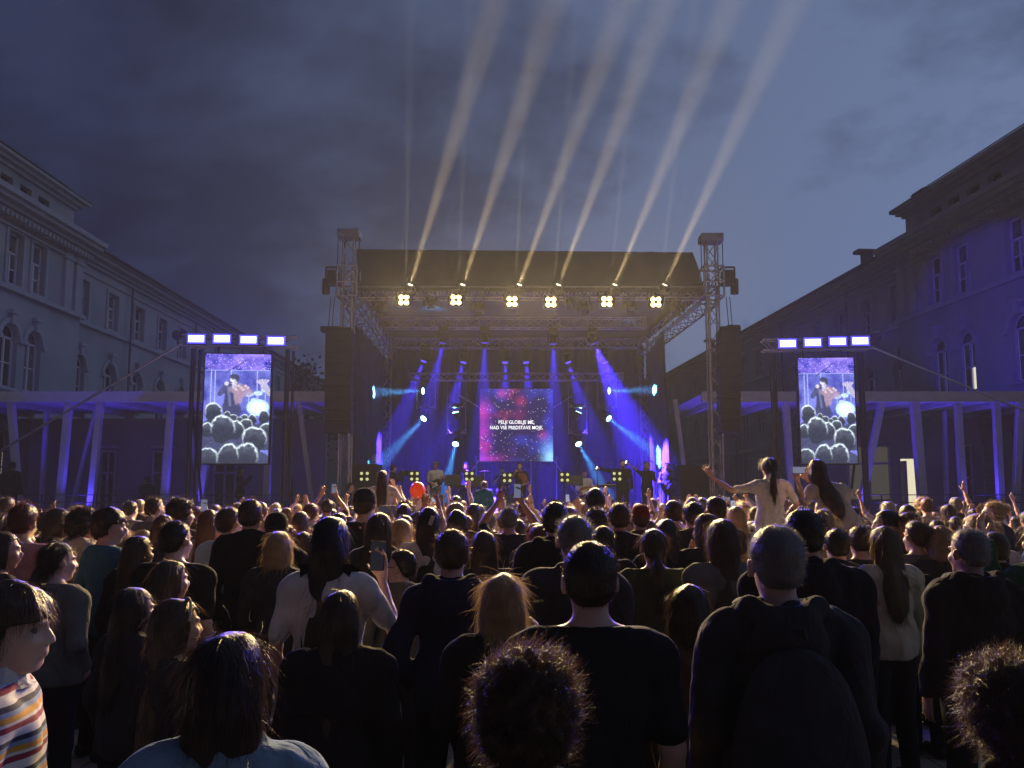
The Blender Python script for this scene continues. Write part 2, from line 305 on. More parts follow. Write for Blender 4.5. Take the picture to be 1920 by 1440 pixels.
def wing(name, label, f, far, s_start, riz_end, riz_cols, cols, lit=()):
    t = thing(name, label, 'building', f.p(riz_end, 0, 0)); inv = Matrix.Translation(-t.location)
    def B(mb, nm, m, par=None):
        o = mb.build(nm, m, par or t)
        if par is None: o.matrix_parent_inverse = inv
        return o
    RN = 0.55                                        # the end bay stands proud of the wing
    holes = []; rholes = []
    for s in cols: holes += [(s - 0.55, s + 0.55, 10.65, 12.6, False), (s - 0.6, s + 0.6, 6.3, 8.8, True), (s - 0.55, s + 0.55, 2.3, 4.5, False)]
    for s in riz_cols: rholes += [(s - 0.5, s + 0.5, 10.65, 12.9, False), (s - 0.58, s + 0.58, 6.3, 9.0, True), (s - 0.55, s + 0.55, 2.3, 4.5, False)]
    w = MB(); f.wall(w, riz_end, far, 0, 0, 14.0, holes); B(w, 'wall', plaster)
    w = MB(); f.wall(w, s_start, riz_end, RN, 0, 14.0, rholes); w.add([f.p(riz_end, 0, 0), f.p(riz_end, RN, 0), f.p(riz_end, RN, 14), f.p(riz_end, 0, 14)], [(0, 1, 2, 3)]); B(w, 'bay_wall', plaster)
    # rusticated ground floor, one course at a time
    for i in range(13):
        z = 0.2 + i * 0.36
        for s0, s1 in [(s_start, riz_cols[0] - 0.8)] + [(a + 0.8, b - 0.8) for a, b in zip(riz_cols[:-1], riz_cols[1:]) if b - a > 1.7] + [(riz_cols[-1] + 0.8, riz_end)]:
            if s1 - s0 > 0.05: co = MB(); f.box(co, s0, s1, RN, RN + 0.07, z, z + 0.32); B(co, 'stone_course', rust)
    for (zz, hh, nn, nm) in ((5.0, 0.3, 0.16, 'string_course'), (10.32, 0.2, 0.16, 'string_course'), (13.0, 0.1, 0.08, 'string_course')):
        m = MB(); f.box(m, riz_end + RN, far, 0, nn, zz, zz + hh); B(m, nm, trim)
        m = MB(); f.box(m, s_start, riz_end + nn, RN + 0.075, RN + nn + 0.08, zz + 0.003, zz + hh - 0.003); B(m, nm, trim)
    for s in (riz_end + 5.8, riz_end + 14.9, riz_end + 24.2):          # drainpipes
        m = MB(); m.cyl(f.p(s, 0.26, 0.2), f.p(s, 0.26, 13.5), 0.06, n=8)
        for z in (2, 4.6, 7.5, 9.8, 12): m.cyl(f.p(s, 0.26, z), f.p(s, 0.26, z + 0.06), 0.085, n=8)
        B(m, 'drainpipe', gutter)
    # cornices in stepped profile
    m = MB(); rz = MB()
    for k, (z0, z1, n_) in enumerate(((13.55, 13.75, 0.18), (13.75, 13.98, 0.34), (13.98, 14.2, 0.62), (14.2, 14.36, 0.78))):
        f.box(m, riz_end + 0.6, far, -0.2, n_, z0, z1); f.box(rz, s_start, riz_end + n_ * 0.8, RN - 0.2, RN + n_ + 0.1, z0 + 0.004, z1 + 0.12)
    B(m, 'cornice', trim); B(rz, 'cornice', trim)
    m = MB(); s = riz_end
    while s > max(s_start, riz_end - 14): f.box(m, s - 0.14, s, RN + 0.1, RN + 0.5, 13.32, 13.55); s -= 0.3
    tag(B(m, 'dentil_row', trim), kind='stuff')
    for k in (riz_end - 0.45, riz_end - 1.35):
        m = MB(); f.box(m, k - 0.3, k + 0.3, RN, RN + 0.14, 10.52, 13.3); f.box(m, k - 0.38, k + 0.38, RN, RN + 0.2, 12.9, 13.1); B(m, 'pilaster', trim)
    # attic storey over the bay
    ah = [(s - 0.42, s + 0.42, 14.75, 15.7, False) for s in (riz_end - 5.6, riz_end - 4.25, riz_end - 2.9, riz_end - 7.0)]
    m = MB(); f.wall(m, s_start, riz_end - 0.4, RN - 0.35, 14.3, 16.2, ah); m.add([f.p(riz_end - 0.4, RN - 0.35, 14.3), f.p(riz_end - 0.4, -9, 14.3), f.p(riz_end - 0.4, -9, 16.2), f.p(riz_end - 0.4, RN - 0.35, 16.2)], [(0, 1, 2, 3)]); B(m, 'attic_wall', plaster)
    for h in ah:
        w = MB(); a, b, c, d, _ = h
        w.add([f.p(a, RN - 0.6, c), f.p(b, RN - 0.6, c), f.p(b, RN - 0.6, d), f.p(a, RN - 0.6, d)], [(0, 1, 2, 3)]); B(w, 'attic_window', glass)
    m = MB()
    for z0, z1, n_ in ((16.1, 16.3, 0.1), (16.3, 16.5, 0.3), (16.5, 16.66, 0.5)): f.box(m, s_start, riz_end - 0.4 + n_, -9.2, RN - 0.3 + n_, z0, z1)
    B(m, 'attic_cornice', trim)
    # roofs
    m = MB(); m.add([f.p(riz_end + 0.3, 0.75, 14.37), f.p(far, 0.75, 14.37), f.p(far, -6, 17.0), f.p(riz_end + 0.3, -6, 17.0), f.p(riz_end + 0.3, -12.5, 14.37), f.p(far, -12.5, 14.37)], [(0, 1, 2, 3), (3, 2, 5, 4)])
    rf = B(m, 'roof', tile)
    m = MB(); m.add([f.p(s_start, RN + 0.25, 16.67), f.p(riz_end + 0.1, RN + 0.25, 16.67), f.p(riz_end - 4.5, -4.5, 18.3), f.p(s_start, -4.5, 18.3), f.p(riz_end + 0.1, -9.4, 16.67), f.p(s_start, -9.4, 16.67)], [(0, 1, 2, 3), (1, 4, 2), (2, 4, 5, 3)]); B(m, 'bay_roof', tile)
    m = MB(); m.cyl(f.p(riz_end + 0.6, 0.86, 14.36), f.p(far, 0.86, 14.36), 0.09); B(m, 'gutter', gutter)
    m = MB(); s = riz_end + 1.0                      # snow guard along the eave
    while s < far - 1: m.cyl(f.p(s, 0.3, 14.5), f.p(s, 0.3, 14.85), 0.025, n=5); s += 1.2
    m.cyl(f.p(riz_end + 1, 0.3, 14.8), f.p(far - 1, 0.3, 14.8), 0.03, n=5); tag(B(m, 'snow_guard', gutter), kind='stuff')
    m = MB(); m.cyl(f.p(s_start, 0.1, 17.25), f.p(riz_end - 0.8, 0.1, 17.25), 0.03, n=5); s = s_start
    while s < riz_end - 0.8: m.cyl(f.p(s, 0.1, 16.7), f.p(s, 0.1, 17.25), 0.025, n=5); s += 1.1
    tag(B(m, 'roof_rail', gutter), kind='stuff')
    for s in cols:
        for h in holes:
            if abs((h[0] + h[1]) / 2 - s) < 0.01: f.window(t, h, 0, lit=(round(s, 1), h[2]) in lit).matrix_parent_inverse = inv
    for h in rholes: f.window(t, h, RN, lit=(round((h[0] + h[1]) / 2, 1), h[2]) in lit).matrix_parent_inverse = inv
    return t, inv, f, B
FL = Facade((-21.6, 0, 0), (0, 1, 0), (1, 0, 0)); FR = Facade((23.0, 0, 0), (-0.0767, 1, 0), (-1, -0.0767, 0))
cl_ = [39.4 + 3.07 * k for k in range(12)]
tl, invl, _, BL = wing('courtyard_building', 'long pale two-storey building with attic bay along the left edge', FL, 89, 22, 38.3, [25.5, 28.6, 31.2, 33.0, 34.7], cl_)
cr_ = [40.6 + 3.1 * k for k in range(12)]
tr_, invr, _, BR = wing('courtyard_building', 'long dim building with attic bay and roof rail along the right edge', FR, 91, 22, 39.6, [25.4, 28.4, 31.2, 34.6, 36.5], cr_, lit=((34.6, 6.3),))
for s, w_, h_ in ((44.5, 0.5, 1.2), (66, 0.45, 1.4), (72, 0.4, 1.3)):
    m = MB(); FR.box(m, s, s + w_, -1.0, -0.5, 14.6, 14.8 + h_); FR.box(m, s - 0.08, s + w_ + 0.08, -1.1, -0.1, 14.8 + h_, 15.0 + h_); BR(m, 'chimney', gutter)
m = MB(); FR.box(m, 38.0, 38.8, -1.2, -0.2, 16.7, 17.3); FR.box(m, 37.9, 38.9, -1.3, 0.0, 17.3, 17.42); BR(m, 'chimney', plaster)
m = MB(); FL.box(m, 33.5, 34.4, -2, -0.8, 16.9, 18.0); BL(m, 'chimney', plaster)
# rear building closing the courtyard
t = thing('rear_building', 'dark low building closing the courtyard behind the stage', 'building', (0, 92, 0))
MB().box((0, 3, 6.6), (46, 6, 13.2)).build('wall', plaster, t)
MB().add([(-23, -0.6, 13.2), (23, -0.6, 13.2), (23, 3, 15.6), (-23, 3, 15.6), (23, 6.5, 13.2), (-23, 6.5, 13.2)], [(0, 1, 2, 3), (3, 2, 4, 5)]).build('roof', tile, t)
for i in range(14):
    x = -20 + i * 3.1; fr = MB().box((x, -0.03, 9), (1.3, 0.1, 2.3)); w = fr.build('window', winw, t); MB().box((x, -0.09, 9), (1.1, 0.04, 2.1)).build('pane', glass, w)

# terraces and the white canopies on slanting columns
TZ = 0.85
terr = mat('terrace concrete', (0.3, 0.29, 0.28), 0.85, 0, 0.15, 1.0, 0.2, 20)
def terrace(x0, x1, y0, y1):
    m = MB().box(((x0 + x1) / 2, (y0 + y1) / 2, TZ / 2), (x1 - x0, y1 - y0, TZ))
    for k in range(4): m.box(((x0 + x1) / 2, y0 - 0.17 - 0.34 * k, (TZ - 0.17 * (k + 1)) / 2), (x1 - x0, 0.34, TZ - 0.17 * (k + 1)))
    structure(m.build('terrace', terr))
terrace(-21.0, -6.2, 26.2, 34); terrace(6.6, 21.0, 26.2, 34)
def canopy(label, x0, x1, cols, back):
    t = thing('canopy', label, 'canopy', ((x0 + x1) / 2, 27, TZ), 0, 'white canopies beside the stage'); o = t.location
    L_ = lambda x, y, z: Vector((x, y, z)) - o
    zt = 5.3
    MB().add([L_(x0, 26.9, zt), L_(x1, 26.9, zt), L_(x1, 33.6, zt), L_(x0, 33.6, zt), L_(x0, 26.9, zt - 0.06), L_(x1, 26.9, zt - 0.06), L_(x1, 33.6, zt - 0.06), L_(x0, 33.6, zt - 0.06)], [(0, 1, 2, 3), (4, 7, 6, 5), (2, 6, 7, 3), (1, 5, 6, 2), (0, 3, 7, 4)]).build('roof_slab', cwhite, t)
    MB().box(L_((x0 + x1) / 2, 26.82, zt - 0.16), (x1 - x0, 0.14, 0.36)).build('fascia', cwhite, t)
    x = x0 + 0.8
    while x < x1: MB().box(L_(x, 30.2, zt - 0.17), (0.12, 6.5, 0.2)).build('joist', cwhite, t); x += 2.1
    for (ut, ub, wd, Y) in cols + back:
        a = at(ut, 770, Y); b = at(ub, 930, Y); k = (TZ - a.z) / (b.z - a.z); b = a + (b - a) * k; k = (zt - 0.2 - b.z) / (a.z - b.z); a = b + (a - b) * k
        d = (a - b).normalized(); m = MB(); q = wd / 2
        m.add([p + Vector((sx * q, sy * q, 0)) - o for p in (b, a) for sy in (-1, 1) for sx in (-1, 1)], [(0, 2, 3, 1), (4, 5, 7, 6), (0, 1, 5, 4), (1, 3, 7, 5), (3, 2, 6, 7), (2, 0, 4, 6)]); m.build('column', cwhite, t)
    return t
canopy('white canopy on slanting blue-lit columns left of the stage', -20.9, -6.0, [(22, 34, 0.2, 27.2), (128, 113, 0.21, 27.2), (187, 172, 0.2, 27.2), (320, 309, 0.2, 27.2), (398, 378, 0.2, 27.2), (506, 500, 0.2, 27.2), (563, 584, 0.15, 27.3)],
       [(180, 140, 0.14, 31), (88, 78, 0.14, 31), (355, 372, 0.12, 31)])
canopy('white canopy on slanting blue-lit columns right of the stage', 6.4, 20.9, [(1268, 1289, 0.15, 27.3), (1474, 1483, 0.2, 27.2), (1650, 1617, 0.2, 27.2), (1716, 1729, 0.26, 27.2), (1796, 1806, 0.2, 27.2), (1868, 1876, 0.2, 27.2), (1912, 1905, 0.2, 27.2)],
       [(1530, 1528, 0.14, 31), (1770, 1775, 0.14, 31)])
# ground-floor vestibules under the canopies: doors, lit entrance
t = thing('entrance_lobby', 'pale wall with lit doorway under the right canopy', 'building', (0, 33.7, TZ))
def quadwall(u0, u1, zt, Y, th=0.25): 
    a, b = at(u0, 900, Y).x, at(u1, 900, Y).x; return (a + b) / 2, b - a
for (u0, u1, z1) in ((1505, 1590, 4.2), (1672, 1690, 4.2), (1723, 1930, 4.2)):
    cx, w_ = quadwall(u0, u1, 4, 33.7); MB().box((cx, 0.1, z1 / 2), (w_, 0.2, z1)).build('wall', plaster, t)
cx, w_ = quadwall(1590, 1672, 4, 33.7); MB().box((cx, 0.1, 0.4), (w_, 0.2, 0.8)).build('wall', plaster, t); MB().box((cx, 0.1, 3.6), (w_, 0.2, 1.2)).build('wall', plaster, t)
wn = MB(); 
for k in (-0.48, 0, 0.48): wn.box((cx + k * w_, 0.05, 1.9), (0.09, 0.1, 2.2))
wn.box((cx, 0.05, 2.3), (w_, 0.08, 0.09)); wn = wn.build('window', winw, t); MB().box((cx, 0.12, 1.9), (w_, 0.03, 2.2)).build('pane', mat('dim pane', (0.2, 0.19, 0.15), 0.3, 0, 0.2, 1, emit=(1, 0.92, 0.62), es=0.05), wn)
cx, w_ = quadwall(1690, 1723, 4, 33.7); MB().box((cx, 0.22, 1.25), (w_, 0.04, 2.5)).build('lit_doorway', litw, t); MB().box((cx, 0.1, 3.35), (w_, 0.2, 1.7)).build('wall', plaster, t)
d_ = MB().box((cx - 0.28, 0.0, 1.2), (0.1, 0.5, 2.4)); d_.box((cx + w_ / 2, 0.02, 1.25), (0.08, 0.24, 2.5)); d_.build('door_frame', winw, t)
for (u0, u1) in ((1800, 1826), (1850, 1872)):
    cx, w_ = quadwall(u0, u1, 4, 33.5); f_ = MB()
    for s0 in (-0.5, 0, 0.5): f_.box((cx + s0 * w_, -0.06, 1.9), (0.08, 0.1, 2.3))
    for z_ in (0.75, 1.7, 2.4, 3.05): f_.box((cx, -0.06, z_), (w_ + 0.08, 0.09, 0.08))
    f_ = f_.build('window', winw, t); MB().box((cx, -0.02, 1.9), (w_, 0.02, 2.3)).build('pane', glass, f_)
t = thing('entrance_lobby', 'dim wall with tall windows under the left canopy', 'building', (0, 33.7, TZ))
for (u0, u1, m_) in ((-60, -5, rust), (22, 52, rust), (52, 610, plaster)):
    cx, w_ = quadwall(u0, u1, 4, 33.7); MB().box((cx, 0.1, 2.1), (w_, 0.2, 4.2)).build('wall', m_, t)
cx, w_ = quadwall(-5, 22, 4, 33.7); MB().box((cx, 0.1, 0.4), (w_, 0.2, 0.8)).build('wall', rust, t); MB().box((cx, 0.1, 3.5), (w_, 0.2, 1.4)).build('wall', rust, t)
f_ = MB(); 
for k in (-0.5, 0, 0.5): f_.box((cx + k * w_, 0.0, 1.8), (0.07, 0.1, 2.0))
f_.box((cx, 0.0, 2.15), (w_, 0.08, 0.07)); f_ = f_.build('window', winw, t); MB().box((cx, 0.12, 1.8), (w_, 0.03, 2.0)).build('lit_pane', litw, f_)
for (u0, u1) in ((185, 212), (284, 318), (400, 440)):
    cx, w_ = quadwall(u0, u1, 4, 33.5); f_ = MB()
    for s0 in (-0.5, 0, 0.5): f_.box((cx + s0 * w_, -0.06, 1.55), (0.08, 0.1, 2.5))
    for z_ in (0.3, 1.9, 2.8): f_.box((cx, -0.06, z_), (w_ + 0.08, 0.09, 0.08))
    f_.box((cx, -0.05, 3.0), (w_ + 0.3, 0.12, 0.14)); f_ = f_.build('window', winw, t); MB().box((cx, -0.02, 1.55), (w_, 0.02, 2.5)).build('pane', glass, f_)
for x0, x1 in ((-20.5, -6.6), (7.0, 20.5)):
    t = thing('terrace_railing', 'thin metal railing along the %s terrace edge' % ('left' if x0 < 0 else 'right'), 'railing', ((x0 + x1) / 2, 26.35, TZ), 0, 'terrace railings')
    for z in (0.5, 0.75, 1.0): MB().cyl((x0 - (x0 + x1) / 2, 0, z), (x1 - (x0 + x1) / 2, 0, z), 0.015, n=6).build('rail', gutter, t)
    x = x0
    while x <= x1: MB().cyl((x - (x0 + x1) / 2, 0, 0), (x - (x0 + x1) / 2, 0, 1.0), 0.02, n=6).build('post', gutter, t); x += 1.7

# tree beyond the left wing
tp_ = at(578, 925, 78); t = thing('tree', 'small dark tree beyond the left screen against the sky', 'tree', (tp_.x, 78, 0)); bark = mat('bark', (.05, .04, .03), .9)
k = MB().cyl((0, 0, 0), (0, 0, 8), .3, .16, n=8)
rt_ = random.Random(3); lv = MB()
for i in range(14):
    a_ = rt_.random() * 6.28; b0 = Vector((0, 0, 5 + i * .6)); b1 = b0 + Vector((math.cos(a_) * (2.6 - i * .12), math.sin(a_) * (2.6 - i * .12), 1.2)); k.cyl(b0 if b0.z < 8 else Vector((0, 0, 8)), b1, .08, .03, n=5)
    for j_ in range(90):
        c0 = b1 + Vector((rt_.gauss(0, .7), rt_.gauss(0, .7), rt_.gauss(0, .6))); n_ = Vector((rt_.gauss(0, 1), rt_.gauss(0, 1), rt_.gauss(0, 1))).normalized(); u_ = n_.orthogonal() * .16; w_ = n_.cross(u_) * .9; lv.add([c0 - u_, c0 - w_, c0 + u_, c0 + w_], [(0, 1, 2, 3)])
k.build('trunk', bark, t); lv.build('crown', mat('leaf', (.04, .06, .025), .7, 0, .3, 3), t)
# ================================================================ stage
canvas = mat('black roof canvas', (0.028, 0.026, 0.024), 0.75, 0, 0.2, 1.5, 0.3, 6)
drape = mat('black drape', (0.022, 0.022, 0.025), 0.9, 0, 0.2, 3)
SZ = 1.15                                           # stage deck height
FLx, FRx = at(650, 700, 22).x, at(1339, 700, 22).x  # tower positions
BLx, BRx = at(727, 700, 31.5).x, at(1207, 700, 31.5).x
deck = mat('stage deck', (0.03, 0.028, 0.027), 0.5, 0, 0.2, 4)
t = thing('stage_platform', 'black raised stage platform behind the crowd', 'stage', (0.4, 27.4, 0))
for i in range(5):
    for j in range(5): MB().box(((i - 2) * 1.9, (j - 2) * 1.8, SZ - 0.06), (1.89, 1.79, 0.12)).build('deck_panel', deck, t)
MB().box((0, -4.48, SZ / 2 - 0.07), (9.4, 0.04, SZ - 0.14)).build('skirt', drape, t)
for x in (-4.4, -2.2, 0, 2.2, 4.4):
    for y in (-4, 0, 4): MB().cyl((x, y, 0), (x, y, SZ - 0.12), 0.04).build('leg', alu, t)
# towers --------------------------------------------------------------
ZB = at(0, 552, 22).z                               # underside of the roof truss
def tower(x, Y, top, label, full):
    t = thing('truss_tower', label, 'truss tower', (x, Y, 0), 0, 'stage roof towers')
    truss('', '', (0, 0, 0.1), (0, 0, top), 0.3, alu, parent=t, up=(1, 0, 0), step=0.42)
    MB().box((0, 0, 0.05), (1.0, 1.0, 0.08)).build('base_plate', alu, t)
    if not full: return t
    s = -1 if x < 0 else 1
    MB().rbox((0, 0, top + 0.1), (0.62, 0.5, 0.22), 0.03).build('head_block', alu, t)
    for k in (-0.3, 0.3): MB().cyl((k, -0.1, top), (k, -0.1, ZB + 0.75), 0.014, n=5).build('lifting_chain', blk, t)
    m = MB()                                         # sleeve block that carries the roof corner
    for sx in (-1, 1):
        for sy in (-1, 1): m.cyl((sx * 0.27, sy * 0.27, ZB - 0.1), (sx * 0.27, sy * 0.27, ZB + 0.75), 0.03)
    for z in (ZB - 0.1, ZB + 0.3, ZB + 0.75):
        for a, b in (((-1, -1), (1, -1)), ((1, -1), (1, 1)), ((1, 1), (-1, 1)), ((-1, 1), (-1, -1))): m.cyl((a[0] * 0.27, a[1] * 0.27, z), (b[0] * 0.27, b[1] * 0.27, z), 0.028)
    for a, b in (((-0.27, -0.27, ZB - 0.1), (0.27, -0.27, ZB + 0.75)), ((0.27, -0.27, ZB + 0.3), (-0.27, -0.27, ZB + 0.75))): m.cyl(a, b, 0.02)
    m.build('sleeve_block', alu, t)
    m = MB().rbox((s * 0.42, -0.05, ZB + 0.45), (0.3, 0.35, 0.42), 0.05).cyl((s * 0.62, -0.05, ZB + 0.0), (s * 0.62, -0.05, ZB + 0.42), 0.11, n=12); m.cyl((s * 0.3, -0.1, ZB + 0.75), (s * 0.62, -0.1, ZB + 0.75), 0.03).cyl((s * 0.62, -0.1, ZB + 0.42), (s * 0.62, -0.1, ZB + 0.75), 0.025); m.build('chain_hoist', blk, t)
    m = MB()
    for k in (0.0, 0.1): m.cyl((s * (0.36 + k), -0.12, ZB - 0.1), (s * (0.4 + k), -0.18, 6.4), 0.012, n=5)
    m.build('speaker_chain', blk, t)
    MB().rbox((s * 0.42, -0.15, 6.42), (0.55, 0.3, 0.14), 0.02).build('outrigger_beam', blk, t)
    m = MB(); pts = [Vector((-s * 0.13, -0.17, 8.0 - i * 0.35 + 0.06 * math.sin(i * 1.7))) for i in range(22)]; m.tube(pts, 0.03); m.build('cable_bundle', mat('cable', (0.3, 0.3, 0.32), 0.6), t)
    return t
top_ = at(0, 447, 22).z
tower(FLx, 22, top_, 'aluminium truss tower carrying the left front roof corner', True)
tower(FRx, 22, top_ - 0.12, 'aluminium truss tower carrying the right front roof corner', True)
tower(BLx, 31.4, 8.2, 'rear aluminium truss tower at the left drape', False)
tower(BRx, 31.4, 8.2, 'rear aluminium truss tower at the right drape', False)
# roof ------------------------------------------------------------------
t = thing('stage_roof', 'black canvas stage roof with deep sloping front', 'stage roof', (0.4, 22, 0)); o = t.location
q = lambda u, v, Y: at(u, v, Y) - o
ta, tb = q(668, 467, 24), q(1299, 473, 24); ba, bb = q(671, 546, 21.75), q(1323, 549, 21.75); ra, rb = Vector((BLx, 32, 7.9)) - o, Vector((BRx, 32, 7.9)) - o
NX, NZ = 40, 10; m = MB(); P = []
for j in range(NZ + 1):
    for i in range(NX + 1):
        a, b = i / NX, j / NZ; p = (ba.lerp(bb, a)).lerp(ta.lerp(tb, a), b); p.y += 0.05 * math.sin(a * 37) * math.sin(b * 3.14) + 0.03 * math.sin(a * 71 + b * 5); p.z -= 0.04 * math.sin(a * math.pi * 8) ** 2 * b; P.append(p)
m.add(P, [(j * (NX + 1) + i, j * (NX + 1) + i + 1, (j + 1) * (NX + 1) + i + 1, (j + 1) * (NX + 1) + i) for j in range(NZ) for i in range(NX)], True); m.build('front_canvas', canvas, t)
MB().add([ta, tb, rb, ra], [(0, 1, 2, 3)]).build('top_canvas', canvas, t)
MB().add([ba, ta, ra], [(0, 1, 2)]).build('side_canvas', canvas, t); MB().add([bb, tb, rb], [(0, 1, 2)]).build('side_canvas', canvas, t)
m = MB()
for i in range(90):                                  # lacing eyelets along the lower hem
    p = ba.lerp(bb, (i + 0.5) / 90); m.box(p + Vector((0, -0.03, -0.03)), (0.03, 0.02, 0.03))
tag(m.build('eyelets', alu, t), kind='stuff')
TG = 'roof trusses'
ZT = ZB + 0.05
truss('roof_truss', 'front roof truss carrying the bright warm lamps', (FLx + 0.25, 22.1, ZT), (FRx - 0.25, 22.1, ZT), 0.3, alu, TG)
truss('roof_truss', 'left side roof truss running back from the front tower', (FLx, 22.3, ZT), (BLx, 31.2, ZT + 0.1), 0.5, alu, TG, 0.03)
truss('roof_truss', 'right side roof truss running back from the front tower', (FRx, 22.3, ZT), (BRx, 31.2, ZT + 0.1), 0.5, alu, TG, 0.03)
ym = 26.3; zm_ = at(0, 606, ym).z
truss('roof_truss', 'middle cross truss above the four upper blue lamps', (at(716, 600, ym).x, ym, zm_), (at(1210, 600, ym).x, ym, zm_), 0.34, alu, TG)
zr_ = at(0, 644, 31).z
truss('roof_truss', 'rear cross truss above the lower row of blue lamps', (BLx + 0.2, 31, zr_), (BRx - 0.2, 31, zr_), 0.36, alu, TG)
YL = 30.0; zl_ = at(0, 707, YL).z
truss('lighting_truss', 'low truss with two hanging ladder frames on each side of the screen', (at(768, 700, YL).x, YL, zl_), (at(1168, 700, YL).x, YL, zl_), 0.26, alu)
for u in (905, 970, 1040):
    p = at(u, 600, 24.2); tag(MB().cyl((p.x, 24.2, ZT - 0.1), (p.x, 24.2, 8.5), 0.03).build('roof_prop', alu), 'thin vertical pole under the roof at %s' % {905: 'left', 970: 'centre', 1040: 'right'}[u], 'pole', 'poles under the roof')
# drapes -------------------------------------------------------------------
def curtain(name, label, a, b, z0, z1, waves, amp):
    a, b = Vector(a), Vector(b); d = (b - a); nrm = Vector((-d.y, d.x, 0)).normalized(); n = waves * 8; V = []
    for k in range(9):
        z = z0 + (z1 - z0) * k / 8
        for i in range(n + 1):
            s = i / n; V.append(a + d * s + nrm * (amp * math.sin(s * waves * 6.283 + 0.6 * math.sin(k * 0.7)) * (1.1 - 0.5 * k / 8) + 0.03 * math.sin(s * 23 + k)) + Vector((0, 0, z)))
    m = MB(); m.add(V, [(k * (n + 1) + i, k * (n + 1) + i + 1, (k + 1) * (n + 1) + i + 1, (k + 1) * (n + 1) + i) for k in range(8) for i in range(n)], True)
    return tag(m.build(name, drape), label, 'drape', 'black stage drapes')
curtain('stage_drape', 'black backdrop drape behind the band', (BLx - 0.1, 32.0, 0), (BRx + 0.1, 32.0, 0), SZ, 7.9, 26, 0.06)
curtain('stage_drape', 'black side drape left of the guitarist', (at(662, 800, 25.2).x, 25.2, 0), (BLx - 0.15, 31.9, 0), 0.3, 7.3, 22, 0.07)
curtain('stage_drape', 'black side drape right of the raised-arm singers', (BRx + 0.15, 31.9, 0), (at(1250, 800, 26.6).x, 26.6, 0), 0.3, 7.4, 18, 0.07)
# LED walls -------------------------------------------------------------------
def nebula(w, h):
    a, b, c = fbm(w, h, 4, 6, 3), fbm(w, h, 3, 6, 8), fbm(w, h, 6, 6, 21); X, Y = np.meshgrid(np.linspace(0, 1, w), np.linspace(0, 1, h))
    im = np.zeros((h, w, 3)); im[:] = (0.025, 0.02, 0.14)
    im += np.clip(b - 0.42, 0, 1)[..., None] * np.array([0.05, 0.12, 1.6])
    red = np.clip((a - 0.54) * 5, 0, 1) * np.clip(1.1 - 1.3 * X - 0.5 * Y, 0, 1); red += 0.8 * np.exp(-((X - 0.3) ** 2 + (Y - 0.06) ** 2) / 0.004) + 0.8 * np.exp(-((X - 0.03) ** 2 + (Y - 0.3) ** 2) / 0.012) + 0.6 * np.exp(-((X - 0.56) ** 2 + (Y - 0.17) ** 2) / 0.005) + 0.5 * np.exp(-((X - 0.87) ** 2 + (Y - 0.65) ** 2) / 0.004)
    im += red[..., None] * np.array([0.6, 0.015, 0.05])
    mag = np.exp(-((X - 0.03) / 0.1) ** 2 - ((Y - 0.62) / 0.3) ** 2) + np.exp(-((X - 0.12) / 0.2) ** 2 - ((Y - 0.97) / 0.06) ** 2); im += (mag * (0.4 + c))[..., None] * np.array([0.5, 0.02, 0.35])
    cy_ = np.exp(-((X - 0.97) / 0.1) ** 2 - ((Y - 0.95) / 0.18) ** 2) * (0.4 + 1.2 * c); im += cy_[..., None] * np.array([0.4, 0.95, 1.3])
    r = np.random.default_rng(4); st = r.random((h, w)); im[st > 0.985] += 0.5; im[st > 0.995] += 0.6
    return np.clip(im, 0, 1.6)
ledblk = mat('screen frame', (0.01, 0.01, 0.012), 0.6)
YW = 29.5; a, b = at(900, 729, YW), at(1037, 865, YW); w_, h_ = b.x - a.x, a.z - b.z
t = thing('led_wall', 'square video wall with red and blue galaxy and white lyrics', 'screen', ((a.x + b.x) / 2, YW, SZ)); zb = b.z - SZ
MB().box((0, 0.1, zb + h_ / 2), (w_ + 0.06, 0.16, h_ + 0.06)).build('cabinet', ledblk, t)
sc_ = led_panel('led_panel', w_, h_, nebula(128, 128), vcol_mat('led centre', 0.8), t, (0, 0.0, zb))
wtxt = mat('white text', (0.8, 0.8, 0.8), 0.5, var=0, emit=(1, 1, 1), es=1.3)
for k, line in enumerate(('PELJI GLOBLJE ME,', 'NAD VSE PREDSTAVE MOJE,')):
    cu = bpy.data.curves.new('lyrics', 'FONT'); cu.body = line; cu.size = 0.20; cu.align_x = 'CENTER'; cu.offset = 0.002; cu.space_character = 1.05
    tmp = bpy.data.objects.new('tmp', cu); COL.objects.link(tmp); bpy.context.view_layer.update()
    me = bpy.data.meshes.new_from_object(tmp.evaluated_get(bpy.context.evaluated_depsgraph_get())); bpy.data.objects.remove(tmp)
    wd = max(v.co.x for v in me.vertices) - min(v.co.x for v in me.vertices); 
    tw = (1.32, 1.95)[k]
    for v in me.vertices: v.co.x *= tw / wd; v.co.y *= 0.9
    me.materials.clear(); o_ = obj('lyrics', me, wtxt, sc_); o_.location = (0, -0.012, h_ * (0.515, 0.44)[k]); o_.rotation_euler = (R(90), 0, 0)
for x in (-0.55, -0.2, 0.2, 0.55): MB().cyl((x * w_, 0.15, 0), (x * w_, 0.15, zb + 0.2), 0.025).build('support_pole', alu, t)
for s in (-1, 1): MB().cyl((s * w_ / 2, 0.2, zb + 0.1), (s * (w_ / 2 + 1.0), 0.2, 0.55), 0.02).build('brace', alu, t); MB().cyl((s * w_ / 2, 0.2, zb + 2.0), (s * (w_ / 2 + 0.9), 0.2, zb + 2.55), 0.018).build('brace', alu, t)
